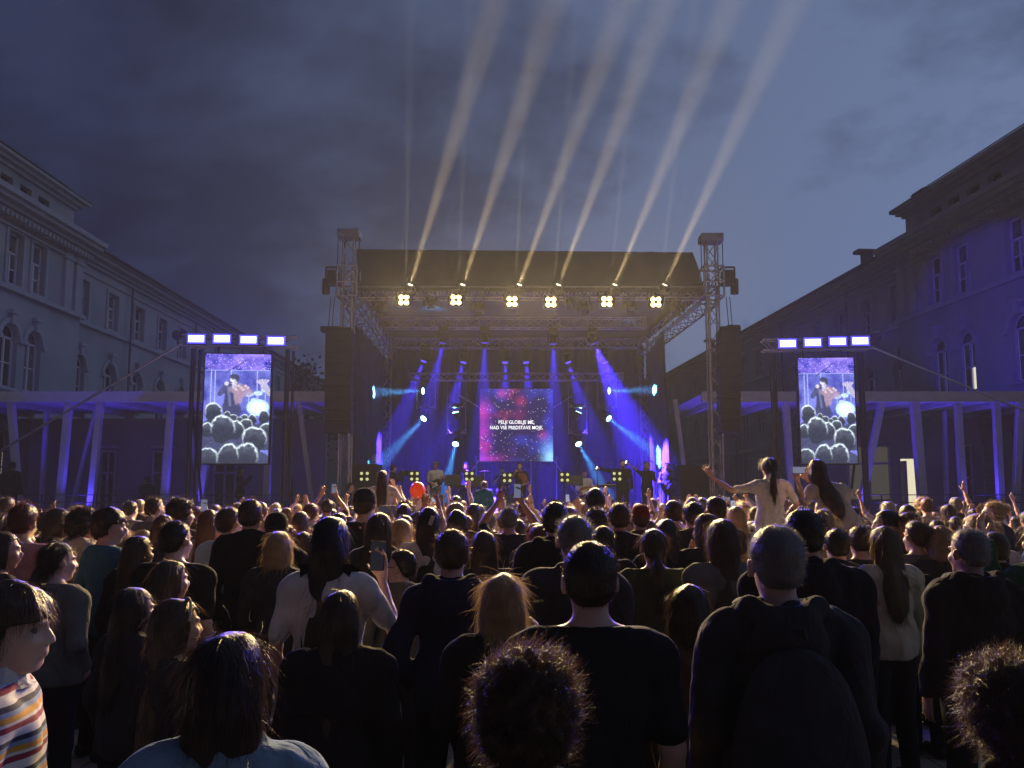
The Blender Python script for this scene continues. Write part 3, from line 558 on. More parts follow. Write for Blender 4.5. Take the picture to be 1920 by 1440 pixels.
def live_pic(w0, h0):
    w, h = w0 * 2, h0 * 2
    X, Y = np.meshgrid((np.arange(w) + 0.5) / w, (np.arange(h) + 0.5) / h); asp = h / w
    n1, n2, n3 = fbm(w, h, 4, 5, 31), fbm(w, h, 7, 6, 32), fbm(w, h, 24, 3, 33); im = np.zeros((h, w, 3)); im[:] = (0.12, 0.12, 0.42); im += (n1 - 0.5)[..., None] * np.array([0.25, 0.25, 0.5])
    def put(mask, c): im[:] = im * (1 - np.clip(mask, 0, 1)[..., None]) + np.array(c) * np.clip(mask, 0, 1)[..., None]
    def E(cx, cy, rx, ry, soft=0.12, wob=0.0): return np.clip((1 + wob * (n2 - 0.5) - np.sqrt(((X - cx) / rx) ** 2 + ((Y - cy) / ry) ** 2)) / soft + 0.5, 0, 1)
    def seg(x0, y0, x1, y1, r): t = np.clip(((X - x0) * (x1 - x0) + (Y - y0) * asp * asp * (y1 - y0)) / ((x1 - x0) ** 2 + (asp * (y1 - y0)) ** 2), 0, 1); return np.clip((r - np.sqrt((X - x0 - t * (x1 - x0)) ** 2 + (asp * (Y - y0 - t * (y1 - y0))) ** 2)) / 0.008 + 0.5, 0, 1)
    tp = np.clip((0.15 - Y) / 0.004, 0, 1); im[:] = im * (1 - tp[..., None]) + (np.array([0.12, 0.08, 0.42]) + (n2[..., None] - 0.42) * np.array([0.6, 0.35, 0.8])) * tp[..., None]
    put(seg(0, 0.15, 1, 0.15, 0.004), (0.4, 0.4, 0.75))
    for x in (0.1, 0.16, 0.4, 0.8): put(seg(x, 0.15, x, 0.5, 0.006), (0.45, 0.45, 0.8))
    put(seg(0.32, 0.17, 0.62, 0.06, 0.007), (0.03, 0.03, 0.14))
    for k in range(14): put(seg(0, 0.3 + 0.016 * k, 1, 0.3 + 0.016 * k, 0.003) * 0.35, (0.3, 0.3, 0.65))
    put(E(0.82, 0.49, 0.17, 0.075), (0.5, 0.7, 0.95)); put(E(0.82, 0.49, 0.11, 0.05, 0.5), (1.0, 1.1, 1.1))
    for cx, cy, rr in ((0.68, 0.37, 0.07), (0.82, 0.36, 0.07), (0.93, 0.33, 0.07), (0.76, 0.42, 0.05)): put(E(cx, cy, rr, rr * 0.3, 0.3), (0.5, 0.6, 0.85)); put(seg(cx, cy, cx, 0.5, 0.004), (0.5, 0.55, 0.8))
    for cx, cy, rx, ry in ((0.41, 0.33, 0.13, 0.06), (0.41, 0.42, 0.11, 0.1), (0.42, 0.51, 0.14, 0.09)): put(E(cx, cy, rx, ry, 0.15, 0.4), np.array((0.05, 0.05, 0.11)))
    put(seg(0.31, 0.31, 0.24, 0.365, 0.04), (0.06, 0.06, 0.14)); put(seg(0.24, 0.365, 0.33, 0.28, 0.032), (0.07, 0.07, 0.15)); put(seg(0.36, 0.3, 0.4, 0.47, 0.02) * 0.5, (0.2, 0.2, 0.34))
    for cx, cy, rx, ry in ((0.5, 0.315, 0.11, 0.04), (0.58, 0.345, 0.11, 0.045), (0.53, 0.39, 0.06, 0.06)): put(E(cx, cy, rx, ry, 0.35, 1.6) * 0.85, (0.36, 0.22, 0.27))
    for k in range(7): put(E(0.45 + 0.035 * k, 0.31 + 0.02 * math.sin(k * 2.1), 0.022, 0.011, 0.4), (0.65, 0.42, 0.4))
    put(E(0.455, 0.29, 0.035, 0.03), (0.5, 0.42, 0.5)); put(E(0.445, 0.238, 0.058, 0.042, 0.2, 0.2), (0.72, 0.62, 0.66)); put(E(0.475, 0.245, 0.03, 0.035, 0.6) * 0.6, (0.35, 0.3, 0.42))
    put(E(0.45, 0.208, 0.075, 0.026, 0.25, 0.6), (0.05, 0.05, 0.09)); put(E(0.5, 0.225, 0.03, 0.032, 0.3, 0.4), (0.05, 0.05, 0.09)); put(E(0.425, 0.235, 0.012, 0.004, 0.4), (0.1, 0.08, 0.12)); put(E(0.415, 0.262, 0.014, 0.006, 0.4), (0.3, 0.08, 0.12))
    put(seg(0.3, 0.275, 0.39, 0.262, 0.018), (0.08, 0.08, 0.13)); put(E(0.335, 0.272, 0.035, 0.018), (0.62, 0.5, 0.56))
    for k in range(5):
        a_ = -0.75 + k * 0.3; put(seg(0.9, 0.29, 0.9 + 0.15 * math.sin(a_), 0.29 - 0.055 * math.cos(a_), 0.016), (0.5, 0.4, 0.5))
    put(E(0.91, 0.295, 0.06, 0.025), (0.46, 0.38, 0.48)); put(seg(0.92, 0.3, 1.0, 0.36, 0.045), (0.42, 0.35, 0.45))
    heads = [(0.45, 0.6, 0.07), (0.36, 0.56, 0.05), (0.62, 0.6, 0.07), (0.74, 0.6, 0.07), (0.92, 0.575, 0.09), (0.15, 0.535, 0.13), (0.55, 0.61, 0.05), (0.65, 0.66, 0.1), (0.95, 0.7, 0.1), (0.06, 0.7, 0.1), (0.5, 0.7, 0.13), (0.3, 0.69, 0.19), (0.78, 0.79, 0.19), (0.08, 0.97, 0.17), (0.66, 0.95, 0.2), (0.4, 0.93, 0.16)]
    for i, (cx, cy, rr) in enumerate(heads):
        ry = rr / asp * 1.22; th = np.arctan2((Y - cy) / ry, (X - cx) / rr); d = np.sqrt(((X - cx) / rr) ** 2 + ((Y - cy) / ry) ** 2) * (1 + 0.05 * np.sin(3 * th + i) + 0.16 * (n3 - 0.5) * 1.2)
        sh = np.clip((1 - np.sqrt(((X - cx) / (rr * 1.5)) ** 2 + ((Y - cy - ry * 1.7) / (ry * 1.0)) ** 2)) / 0.06, 0, 1); put(sh, (0.05, 0.05, 0.1)); im[:] += (np.exp(-((sh - 0.5) / 0.3) ** 2) * (Y < cy + ry * 1.4) * sh)[..., None] * np.array([0.1, 0.11, 0.16])
        put(np.clip((1 - d) / 0.06, 0, 1), (0.03, 0.033, 0.05)); up = np.clip(0.35 - (Y - cy) / ry, 0, 1.3); im[:] += (np.exp(-((d - 0.93) / 0.07) ** 2) * up * (0.3 + 1.4 * n3))[..., None] * np.array([0.62, 0.64, 0.62]); im[:] += (np.clip(1 - d, 0, 1) ** 0.5 * np.clip(d, 0, 1) * np.clip(0.1 - (Y - cy) / ry, 0, 1) * n3)[..., None] * np.array([0.3, 0.3, 0.33])
    im = im.reshape(h0, 2, w0, 2, 3).mean((1, 3)); r = np.random.default_rng(9); im *= 0.7 + 0.6 * r.random((h0, w0))[..., None]
    st = r.random((h0, w0)); im[(st > 0.98) & (np.arange(h0)[:, None] < h0 * 0.14)] += 0.6
    return np.clip(im * np.array([0.92, 1.06, 1.2]), 0, 1.5)
LIVE = live_pic(104, 188); livem = vcol_mat('led side', 1.45)
BLUE = (0.10, 0.06, 1.0)
def side_screen(u0, u1, v0, v1, Y, rz, label, ul, ur, vt, lamps, guy):
    a, b = at(u0, v0, Y), at(u1, v1, Y); w, h = b.x - a.x, a.z - b.z; c = Vector(((a.x + b.x) / 2, Y, 0)); zb = b.z
    t = thing('side_screen', label, 'screen', c, rz, 'portrait screens beside the stage')
    led_panel('led_panel', w, h, LIVE, livem, t, (0, 0, zb)); MB().box((0, 0.08, zb + h / 2), (w + 0.06, 0.14, h + 0.06)).build('cabinet', ledblk, t)
    s = thing('screen_gantry', 'dark goal-post truss holding the %s portrait screen and four blue floodlights' % ('left' if c.x < 0 else 'right'), 'gantry', c, rz, 'screen gantries')
    xl, xr, zt = (ul - (u0 + u1) / 2) / (F / Y), (ur - (u0 + u1) / 2) / (F / Y), at(0, vt, Y).z
    for x in (xl + 0.25, xr - 0.25):
        MB().cyl((x, 0.35, 0), (x, 0.35, zt - 0.2), 0.06).build('post', blk, s); MB().cyl((x + 0.12, 0.5, 0), (x + 0.12, 0.5, zt - 0.2), 0.035).build('post', blk, s); MB().box((x, 0.35, 0.04), (0.9, 0.9, 0.08)).build('base_plate', blk, s)
        MB().cyl((x, 0.35, zt * 0.75), (x, 2.2, 0.05), 0.035).build('brace', blk, s)
    tr = MB()
    for sy, sz in ((-1, -1), (1, -1), (1, 1), (-1, 1)): MB().cyl((xl, 0.35 + sy * 0.14, zt + sz * 0.14), (xr, 0.35 + sy * 0.14, zt + sz * 0.14), 0.022).build('chord', alu, s)
    k = 9
    for i in range(k):
        x0, x1 = xl + (xr - xl) * i / k, xl + (xr - xl) * (i + 1) / k; z0, z1 = (-0.14, 0.14) if i % 2 else (0.14, -0.14)
        for y in (-0.14, 0.14): tr.cyl((x0, 0.35 + y, zt + z0), (x1, 0.35 + y, zt + z1), 0.012, n=5)
        tr.cyl((x0, 0.35 - 0.14, zt + 0.14), (x1, 0.35 + 0.14, zt + 0.14), 0.012, n=5)
    tag(tr.build('lacing', alu, s), kind='stuff')
    for x in (-w * 0.35, w * 0.35): MB().cyl((x, 0.15, zb + h), (x, 0.3, zt - 0.12), 0.018).build('hanger', blk, s)
    g0 = Vector((xl if guy < 0 else xr, 0.2, zt - 0.1)); g1 = g0 + Vector((guy * 5.6, 1.0, -3.2 if guy < 0 else -2.2)); MB().cyl(g0, g1, 0.03, n=6).build('guy_strut', alu, s)
    for i, (lu, lv) in enumerate(lamps):
        p = at(lu, lv, Y - 0.15); f = thing('floodlight', 'blue-white LED floodlight, %s of four above the %s portrait screen' % (('first', 'second', 'third', 'fourth')[i] + ' from left', 'left' if c.x < 0 else 'right'), 'floodlight', p, rz, 'blue floodlights above the side screens')
        MB().rbox((0, 0.06, 0), (0.46, 0.1, 0.27), 0.02).build('housing', blk, f); MB().box((0, 0.002, 0), (0.38, 0.012, 0.17)).build('lens', mat('blue flood lens', (0.8, 0.8, 0.9), 0.3, var=0, emit=(0.5, 0.62, 1.0), es=3.5), f); MB().box((0, 0.006, 0), (0.46, 0.012, 0.25)).build('reflector_or_bloom_rim', mat('blue flood bloom rim', (0.3, 0.3, 0.8), 0.3, var=0, emit=(0.06, 0.04, 1.0), es=1.3), f)  # glowing blue border round the lens stands in for its bloom
        MB().cyl((-0.25, 0.08, 0), (-0.25, 0.3, 0.06), 0.02).cyl((0.25, 0.08, 0), (0.25, 0.3, 0.06), 0.02).build('yoke', blk, f)
        spot('flood_lamp', p + Vector((0, -0.06, 0)), (-0.12 if c.x > 0 else 0.12, -1, -0.22), 1300, (0.11, 0.08, 1.0), R(150), 0.6, 0.12)
side_screen(387, 501, 664, 869, 20, R(4), 'left portrait screen showing a singer above crowd heads', 333, 549, 636, [(368, 635), (416, 635), (466, 637), (517, 639)], -1)
side_screen(1497, 1607, 671, 869, 20, R(-4), 'right portrait screen showing a singer above crowd heads', 1440, 1643, 642, [(1477, 644), (1524, 642), (1571, 640), (1613, 639)], 1)
# PA line arrays --------------------------------------------------------------
grill = mat('speaker grille', (0.02, 0.02, 0.022), 0.7, 0.3, 0.3, 60, 0.6, 160)
def array(u0, u1, v0, v1, Y, label):
    a, b = at(u0, v0, Y), at(u1, v1, Y); t = thing('line_array', label, 'loudspeaker', ((a.x + b.x) / 2, Y, b.z), 0, 'hanging line arrays'); w, h = b.x - a.x, a.z - b.z; n = 9
    for i in range(n):
        z = h * (i + 0.5) / n; rot = Matrix.Rotation(R(-6 + 6 * i / n), 3, 'X'); y = -0.16 * (1 - i / n) ** 2 * -1
        c = MB().rbox((0, y, z), (w, 0.5, h / n - 0.012), 0.015, rot).build('cabinet', rub, t); MB().box(Vector((0, y, z)) + rot @ Vector((0, -0.256, 0)), (w * 0.94, 0.015, h / n - 0.04), rot).build('grille', grill, c)
    MB().rbox((0, 0.1, h + 0.06), (w * 0.9, 0.5, 0.08), 0.02).build('fly_frame', blk, t)
array(614, 658, 622, 812, 21.7, 'black line array loudspeaker hanging at the left tower'); array(1346, 1388, 626, 812, 21.7, 'black line array loudspeaker hanging at the right tower')
def subs(u0, u1, v0, Y, label):
    a = at(u0, v0, Y); b = at(u1, v0, Y); w = (b.x - a.x); t = thing('subwoofer_stack', label, 'loudspeaker', ((a.x + b.x) / 2, Y, 0), 0, 'subwoofer stacks'); n = 3
    for i in range(n):
        h = a.z / n; c = MB().rbox((0, 0, h * (i + 0.5)), (w, 0.9, h - 0.015), 0.02).build('cabinet', rub, t); MB().box((0, -0.456, h * (i + 0.5)), (w * 0.92, 0.02, h * 0.86)).build('grille', grill, c)
subs(657, 713, 870, 22.9, 'black subwoofer stack beside the left tower'); subs(1268, 1334, 872, 22.9, 'black subwoofer stack beside the right tower')
p = at(702, 869, 22.9); t = thing('water_bottle', 'clear water bottle on top of the left subwoofer stack', 'bottle', (p.x, 22.8, p.z)); MB().lathe((0, 0, 0), [(0, 0), (0.035, 0), (0.037, 0.12), (0.034, 0.16), (0.014, 0.2), (0.014, 0.22)], 12).build('body', mat('clear plastic', (0.5, 0.55, 0.6), 0.1, 0, 0, trans=0.5), t); MB().cyl((0, 0, 0.22), (0, 0, 0.24), 0.016).build('cap', cwhite, t)
# warm audience blinders --------------------------------------------------------
WARM = (1.0, 0.70, 0.32)
lens_w = mat('blinder lamp', (1, 0.9, 0.7), 0.3, var=0, emit=(1.0, 0.62, 0.22), es=9.0)
DIRB = Vector((0.5, -1.0, 1.45)).normalized()
ordn = ('leftmost', 'second from left', 'third from left', 'third from right', 'second from right', 'rightmost')
BEAMS = [(930, 0), (1040, 0), (1170, 0), (1247, 0), (1372, 0), (1490, 0)]
for i, (u, v) in enumerate(((757, 562), (855, 562), (960, 565), (1033, 566), (1138, 565), (1230, 566))):
    p = at(u, v, 21.7); t = thing('blinder', 'four-cell warm audience blinder under the roof edge, %s of six' % ordn[i], 'stage light', p, 0, 'warm blinders under the roof edge')
    MB().rbox((0, 0.1, 0), (0.38, 0.16, 0.36), 0.02).build('housing', blk, t)
    for x in (-0.077, 0.077):
        for z in (-0.077, 0.077):
            rm = Matrix.Rotation(R(90), 3, 'X'); MB().lathe((x, 0.02, z), [(0.07, 0.02), (0.076, -0.01), (0.07, -0.03)], 14, rm).build('reflector_or_bloom_rim', alu, t); MB().lathe((x, 0.02, z), [(0, 0.022), (0.04, 0.018), (0.066, 0.0)], 14, rm).build('lamp_cell', lens_w, t)
    MB().cyl((-0.22, 0.1, 0), (-0.22, 0.1, 0.28), 0.018).cyl((0.22, 0.1, 0), (0.22, 0.1, 0.28), 0.018).cyl((-0.22, 0.1, 0.28), (0.22, 0.1, 0.28), 0.018).build('yoke', blk, t)
    spot('blinder_lamp', p + Vector((0, -0.08, 0)), (0, -1, -0.26), 7000, WARM, R(120), 0.5, 0.16)
    # moving head just above, sending a beam up over the audience
    uu, vv = BEAMS[i]; q0 = at(u + (uu - u) * 0.05 + 4, 533, 21.62)
    e = at(uu, vv, 18.2); d = (e - q0).normalized()
    t = thing('beam_light', 'moving head sending a pale beam upwards above the %s blinder' % ordn[i], 'stage light', q0, 0, 'beam lights on the roof edge')
    MB().cyl(d * -0.22, d * -0.02, 0.09, 0.1, n=12).build('head', blk, t); MB().cyl(d * -0.02, d * -0.012, 0.07, n=12).build('lens', mat('beam lens', (0.9, 0.9, 0.8), 0.2, var=0, emit=(1, 0.9, 0.65), es=3.0), t); MB().rbox((0, 0.1, -0.24), (0.26, 0.2, 0.12), 0.02).build('base', blk, t); MB().box((-0.13, 0.08, -0.12), (0.03, 0.08, 0.26)).box((0.13, 0.08, -0.12), (0.03, 0.08, 0.26)).build('yoke', blk, t)
    spot('beam_lamp', q0 + d * 0.02, d, 640000, (1.0, 0.72, 0.30), R(8), 1.0, 0.05)
    e2 = at(u + 22 + 12 * i, 0, 19); spot('thin_beam_lamp', q0 + Vector((-0.12, 0, 0)), e2 - q0, 300000, (1.0, 0.86, 0.55), R(3.6), 1.0, 0.03)
for i, (u, v) in enumerate(((714, 575), (808, 566), (897, 575), (1068, 567), (1096, 574), (1181, 574), (1268, 578))):
    p = at(u, v, 21.75); t = thing('fresnel_lamp', 'black theatre lamp with barn doors lit towards the stage, %s under the roof edge' % (('leftmost', 'second', 'third', 'fourth', 'fifth', 'sixth', 'last')[i] + ' from left' if 0 < i < 6 else ('leftmost', 'rightmost')[i > 0]), 'stage light', p, 0, 'theatre lamps under the roof edge')
    rm = Matrix.Rotation(R(70), 3, 'X'); MB().lathe((0, 0.1, 0.0), [(0.0, -0.16), (0.09, -0.15), (0.11, 0), (0.12, 0.14), (0.1, 0.15)], 14, rm).build('can', blk, t)
    MB().cyl((-0.15, 0.1, 0.02), (-0.15, 0.1, 0.3), 0.014).cyl((0.15, 0.1, 0.02), (0.15, 0.1, 0.3), 0.014).cyl((-0.15, 0.1, 0.3), (0.15, 0.1, 0.3), 0.014).build('yoke', blk, t)
    spot('fresnel_beam', p + Vector((0, 0.05, -0.1)), (0.02 * (3 - i), 1, -1.5), 160, (1.0, 0.8, 0.6), R(50), 0.6, 0.08)  # lamps are lit: soft warm spot added in each can for the musicians
    for s, r_ in ((-1, 35), (1, -35)): MB().box((s * 0.16, -0.1, -0.05), (0.015, 0.16, 0.18), Matrix.Rotation(R(r_), 3, 'Z')).build('barn_door', blk, t)
    MB().box((0, -0.08, -0.19), (0.2, 0.16, 0.012), Matrix.Rotation(R(35), 3, 'X')).build('barn_door', blk, t)
# moving heads --------------------------------------------------------------------
def moving_head(p, d, label, group, lens, energy, col, ang, hang=True, name='moving_head', blend=0.4):
    d = Vector(d).normalized(); t = thing(name, label, 'stage light', p, 0, group); s = 1 if hang else -1
    MB().rbox((0, 0, s * 0.34), (0.3, 0.26, 0.14), 0.02).build('base', blk, t)
    MB().box((-0.16, 0, s * 0.16), (0.04, 0.1, 0.34)).box((0.16, 0, s * 0.16), (0.04, 0.1, 0.34)).build('yoke', blk, t)
    MB().cyl(d * -0.18, d * 0.1, 0.09, 0.125, n=14).build('head', blk, t); MB().cyl(d * 0.1, d * 0.112, 0.12, n=14).build('lens', lens, t)
    spot(name + '_lamp', Vector(p) + d * 0.125, d, energy, col, ang, blend, 0.05)
lens_b = mat('blue lens', (0.2, 0.2, 0.8), 0.2, var=0, emit=(0.1, 0.06, 1.0), es=1.6); lens_c = mat('cyan lens', (0.6, 0.9, 1), 0.2, var=0, emit=(0.42, 0.95, 1.0), es=9.0)
DB = (0.05, 0.02, 1.0); DCY = (0.07, 0.42, 1.0)
for i, (u, v, du) in enumerate(((831, 637, -0.25), (909, 637, -0.03), (1037, 639, 0.03), (1111, 639, 0.5))):
    moving_head(at(u, v, 26.1), (du * 0.9, 0.15, -1), 'blue moving head hanging from the middle truss, %s of four' % ('leftmost', 'second from left', 'second from right', 'rightmost')[i], 'upper blue moving heads', lens_b, (300000, 300000, 300000, 800000)[i], DB, R(18 if i < 3 else 28))
for i, (u, v, du) in enumerate(((796, 673, -0.35), (870, 675, -0.22), (947, 675, 0.0), (986, 675, 0.08), (1064, 675, 0.3), (1133, 675, 0.35))):
    moving_head(at(u, v, 30.8), (du, -0.15, -1), 'blue moving head hanging from the rear truss, %s of six' % ordn[i], 'lower blue moving heads', lens_b, 300000, DB, R(21))
cy_spec = [(798, 733, (-1, -0.55, -0.1), 'left outer, upper'), (797, 782, (-0.6, -0.8, -0.8), 'left outer, lower'), (855, 778, (-0.2, -0.25, 1), 'left inner, upper'), (855, 829, (-0.14, -0.8, -0.9), 'left inner, lower'),
           (1137, 733, (1, -0.42, -0.03), 'right outer, upper'), (1138, 782, (0.75, -0.7, -0.7), 'right outer, lower'), (1083, 778, (0.45, -0.05, 1), 'right inner, upper'), (1083, 829, (0.4, -0.8, -0.9), 'right inner, lower')]
for u, v, d, w in cy_spec:
    moving_head(at(u, v, YL - 0.15), d, 'glowing cyan moving head on a ladder frame, ' + w, 'cyan moving heads', lens_c, 380000 if d[2] < 0.5 else 60000, DCY, R(13 if d[2] < 0.5 else 18), name='cyan_moving_head')
for i, (u0, u1, v1, mid) in enumerate(((782, 817, 764, 0), (839, 874, 812, 1), (1065, 1100, 812, 1), (1120, 1155, 764, 0))):
    t = thing('ladder_frame', 'thin aluminium ladder frame hanging from the low truss, %s of four' % ('leftmost', 'second from left', 'second from right', 'rightmost')[i], 'frame', (at((u0 + u1) / 2, 700, YL).x, YL, zl_ - 0.13), 0, 'hanging ladder frames')
    hw = (u1 - u0) / 2 / 50; zb_ = at(0, v1, YL).z - (zl_ - 0.13)
    for s in (-1, 1): MB().cyl((s * hw, 0, 0), (s * hw, 0, zb_ - 0.05), 0.022).build('rail', alu, t)
    for z in [zb_] + ([zb_ / 2] if mid else []):
        MB().cyl((-hw, 0, z), (hw, 0, z), 0.022).build('rung', alu, t)
        for s in (-1, 1): MB().cyl((s * hw, 0, z + 0.15), (s * (hw - 0.15), 0, z), 0.014).build('corner_brace', alu, t)
# small 2x2 yellow-green front lights on the deck
ygl = mat('par lamp', (0.9, 0.9, 0.5), 0.3, var=0, emit=(0.75, 0.85, 0.35), es=0.75)
for i, (u, v) in enumerate(((683, 893), (777, 893), (880, 893), (951, 896), (1059, 895), (1157, 893))):
    p = at(u, v, 23.2 if i else 22.35); zf = SZ if i else 0; t = thing('par_cluster', 'two-by-two cluster of yellowish lamps at the stage edge, %s of six' % ordn[i], 'stage light', (p.x, p.y, zf), 0, 'yellowish lamp clusters'); z = p.z - zf
    MB().rbox((0, 0.08, z), (0.32, 0.12, 0.32), 0.02).build('housing', blk, t); MB().cyl((0, 0.1, 0), (0, 0.1, z - 0.15), 0.025).build('stand', blk, t); MB().box((0, 0.1, 0.02), (0.4, 0.4, 0.03)).build('base', blk, t)
    for x in (-0.08, 0.08):
        for zz in (-0.08, 0.08): MB().lathe((x, 0.01, z + zz), [(0, 0.012), (0.024, 0.01), (0.042, 0)], 12, Matrix.Rotation(R(90), 3, 'X')).build('lamp_cell', ygl, t)
# blue uplights under the canopies (hidden behind the crowd, lighting columns and soffit)
for i, (u, Y) in enumerate(((60, 29.5), (150, 26.8), (260, 29.5), (345, 26.8), (450, 29), (535, 28), (1300, 29.5), (1430, 29), (1545, 26.8), (1640, 26.9), (1735, 28.5), (1840, 27), (1900, 28.5))):
    p = at(u, 900, Y); t = thing('uplight', 'small blue uplight on the terrace %s' % ('under the left canopy, %s from left' % ('first','second','third','fourth','fifth','sixth','seventh')[i] if u < 900 else 'under the right canopy, %s from left' % ('first','second','third','fourth','fifth','sixth','seventh')[i - 6]), 'uplight', (p.x, Y, TZ), 0, 'blue uplights under the canopies')
    MB().lathe((0, 0, 0.12), [(0.0, -0.08), (0.1, -0.08), (0.12, 0.1), (0.1, 0.1)], 14).build('can', blk, t); MB().cyl((0, 0, 0.2), (0, 0, 0.21), 0.09, n=14).build('lens', lens_b, t); MB().box((0, 0, 0.02), (0.2, 0.2, 0.04)).build('base', blk, t)
    spot('uplight_lamp', (p.x, Y, TZ + 0.25), (0.02, -0.12, 1), 190 if u < 1000 else 240, (0.08, 0.04, 1.0), R(105), 0.8, 0.06)
# blue wash lights clamped to the outer ends of the screen gantries, aimed at the facades
for (lu, lv, tu, tv, ty, en, nm) in ((1642, 630, 1915, 600, 33.0, 2600, 'right'), (334, 628, 60, 690, 35.5, 450, 'left')):
    p = at(lu, lv, 20.3); e = at(tu, tv, ty); dr = (e - p).normalized(); t = thing('wash_light', 'blue wash light on the outer end of the %s screen gantry' % nm, 'stage light', p, 0, 'facade wash lights')
    MB().cyl(dr * -0.2, dr * 0.1, 0.1, 0.13, n=14).build('head', blk, t); MB().cyl(dr * 0.1, dr * 0.112, 0.12, n=14).build('lens', lens_b, t); MB().cyl((0, 0, -0.25), (0, 0, -0.08), 0.03).build('clamp', blk, t)
    spot('wash_lamp', p + dr * 0.13, dr, en, (0.05, 0.02, 1.0), R(30), 0.3, 0.04)
# haze ---------------------------------------------------------------------------------
hm = bpy.data.materials.new('haze'); hm.use_nodes = True; ht = hm.node_tree; ht.nodes.clear(); pv = ht.nodes.new('ShaderNodeVolumePrincipled')
pv.inputs['Color'].default_value = (0.9, 0.92, 1, 1); pv.inputs['Density'].default_value = 0.00095; pv.inputs['Anisotropy'].default_value = 0.0
pv.inputs['Density Attribute'].default_value = ''; hm.cycles.homogeneous_volume = True
ht.links.new(pv.outputs[0], ht.nodes.new('ShaderNodeOutputMaterial').inputs['Volume'])
tag(MB().box((0, 40, 11), (90, 140, 24)).build('haze', hm), 'thin stage haze hanging in the air over the whole courtyard', 'haze', kind='stuff')
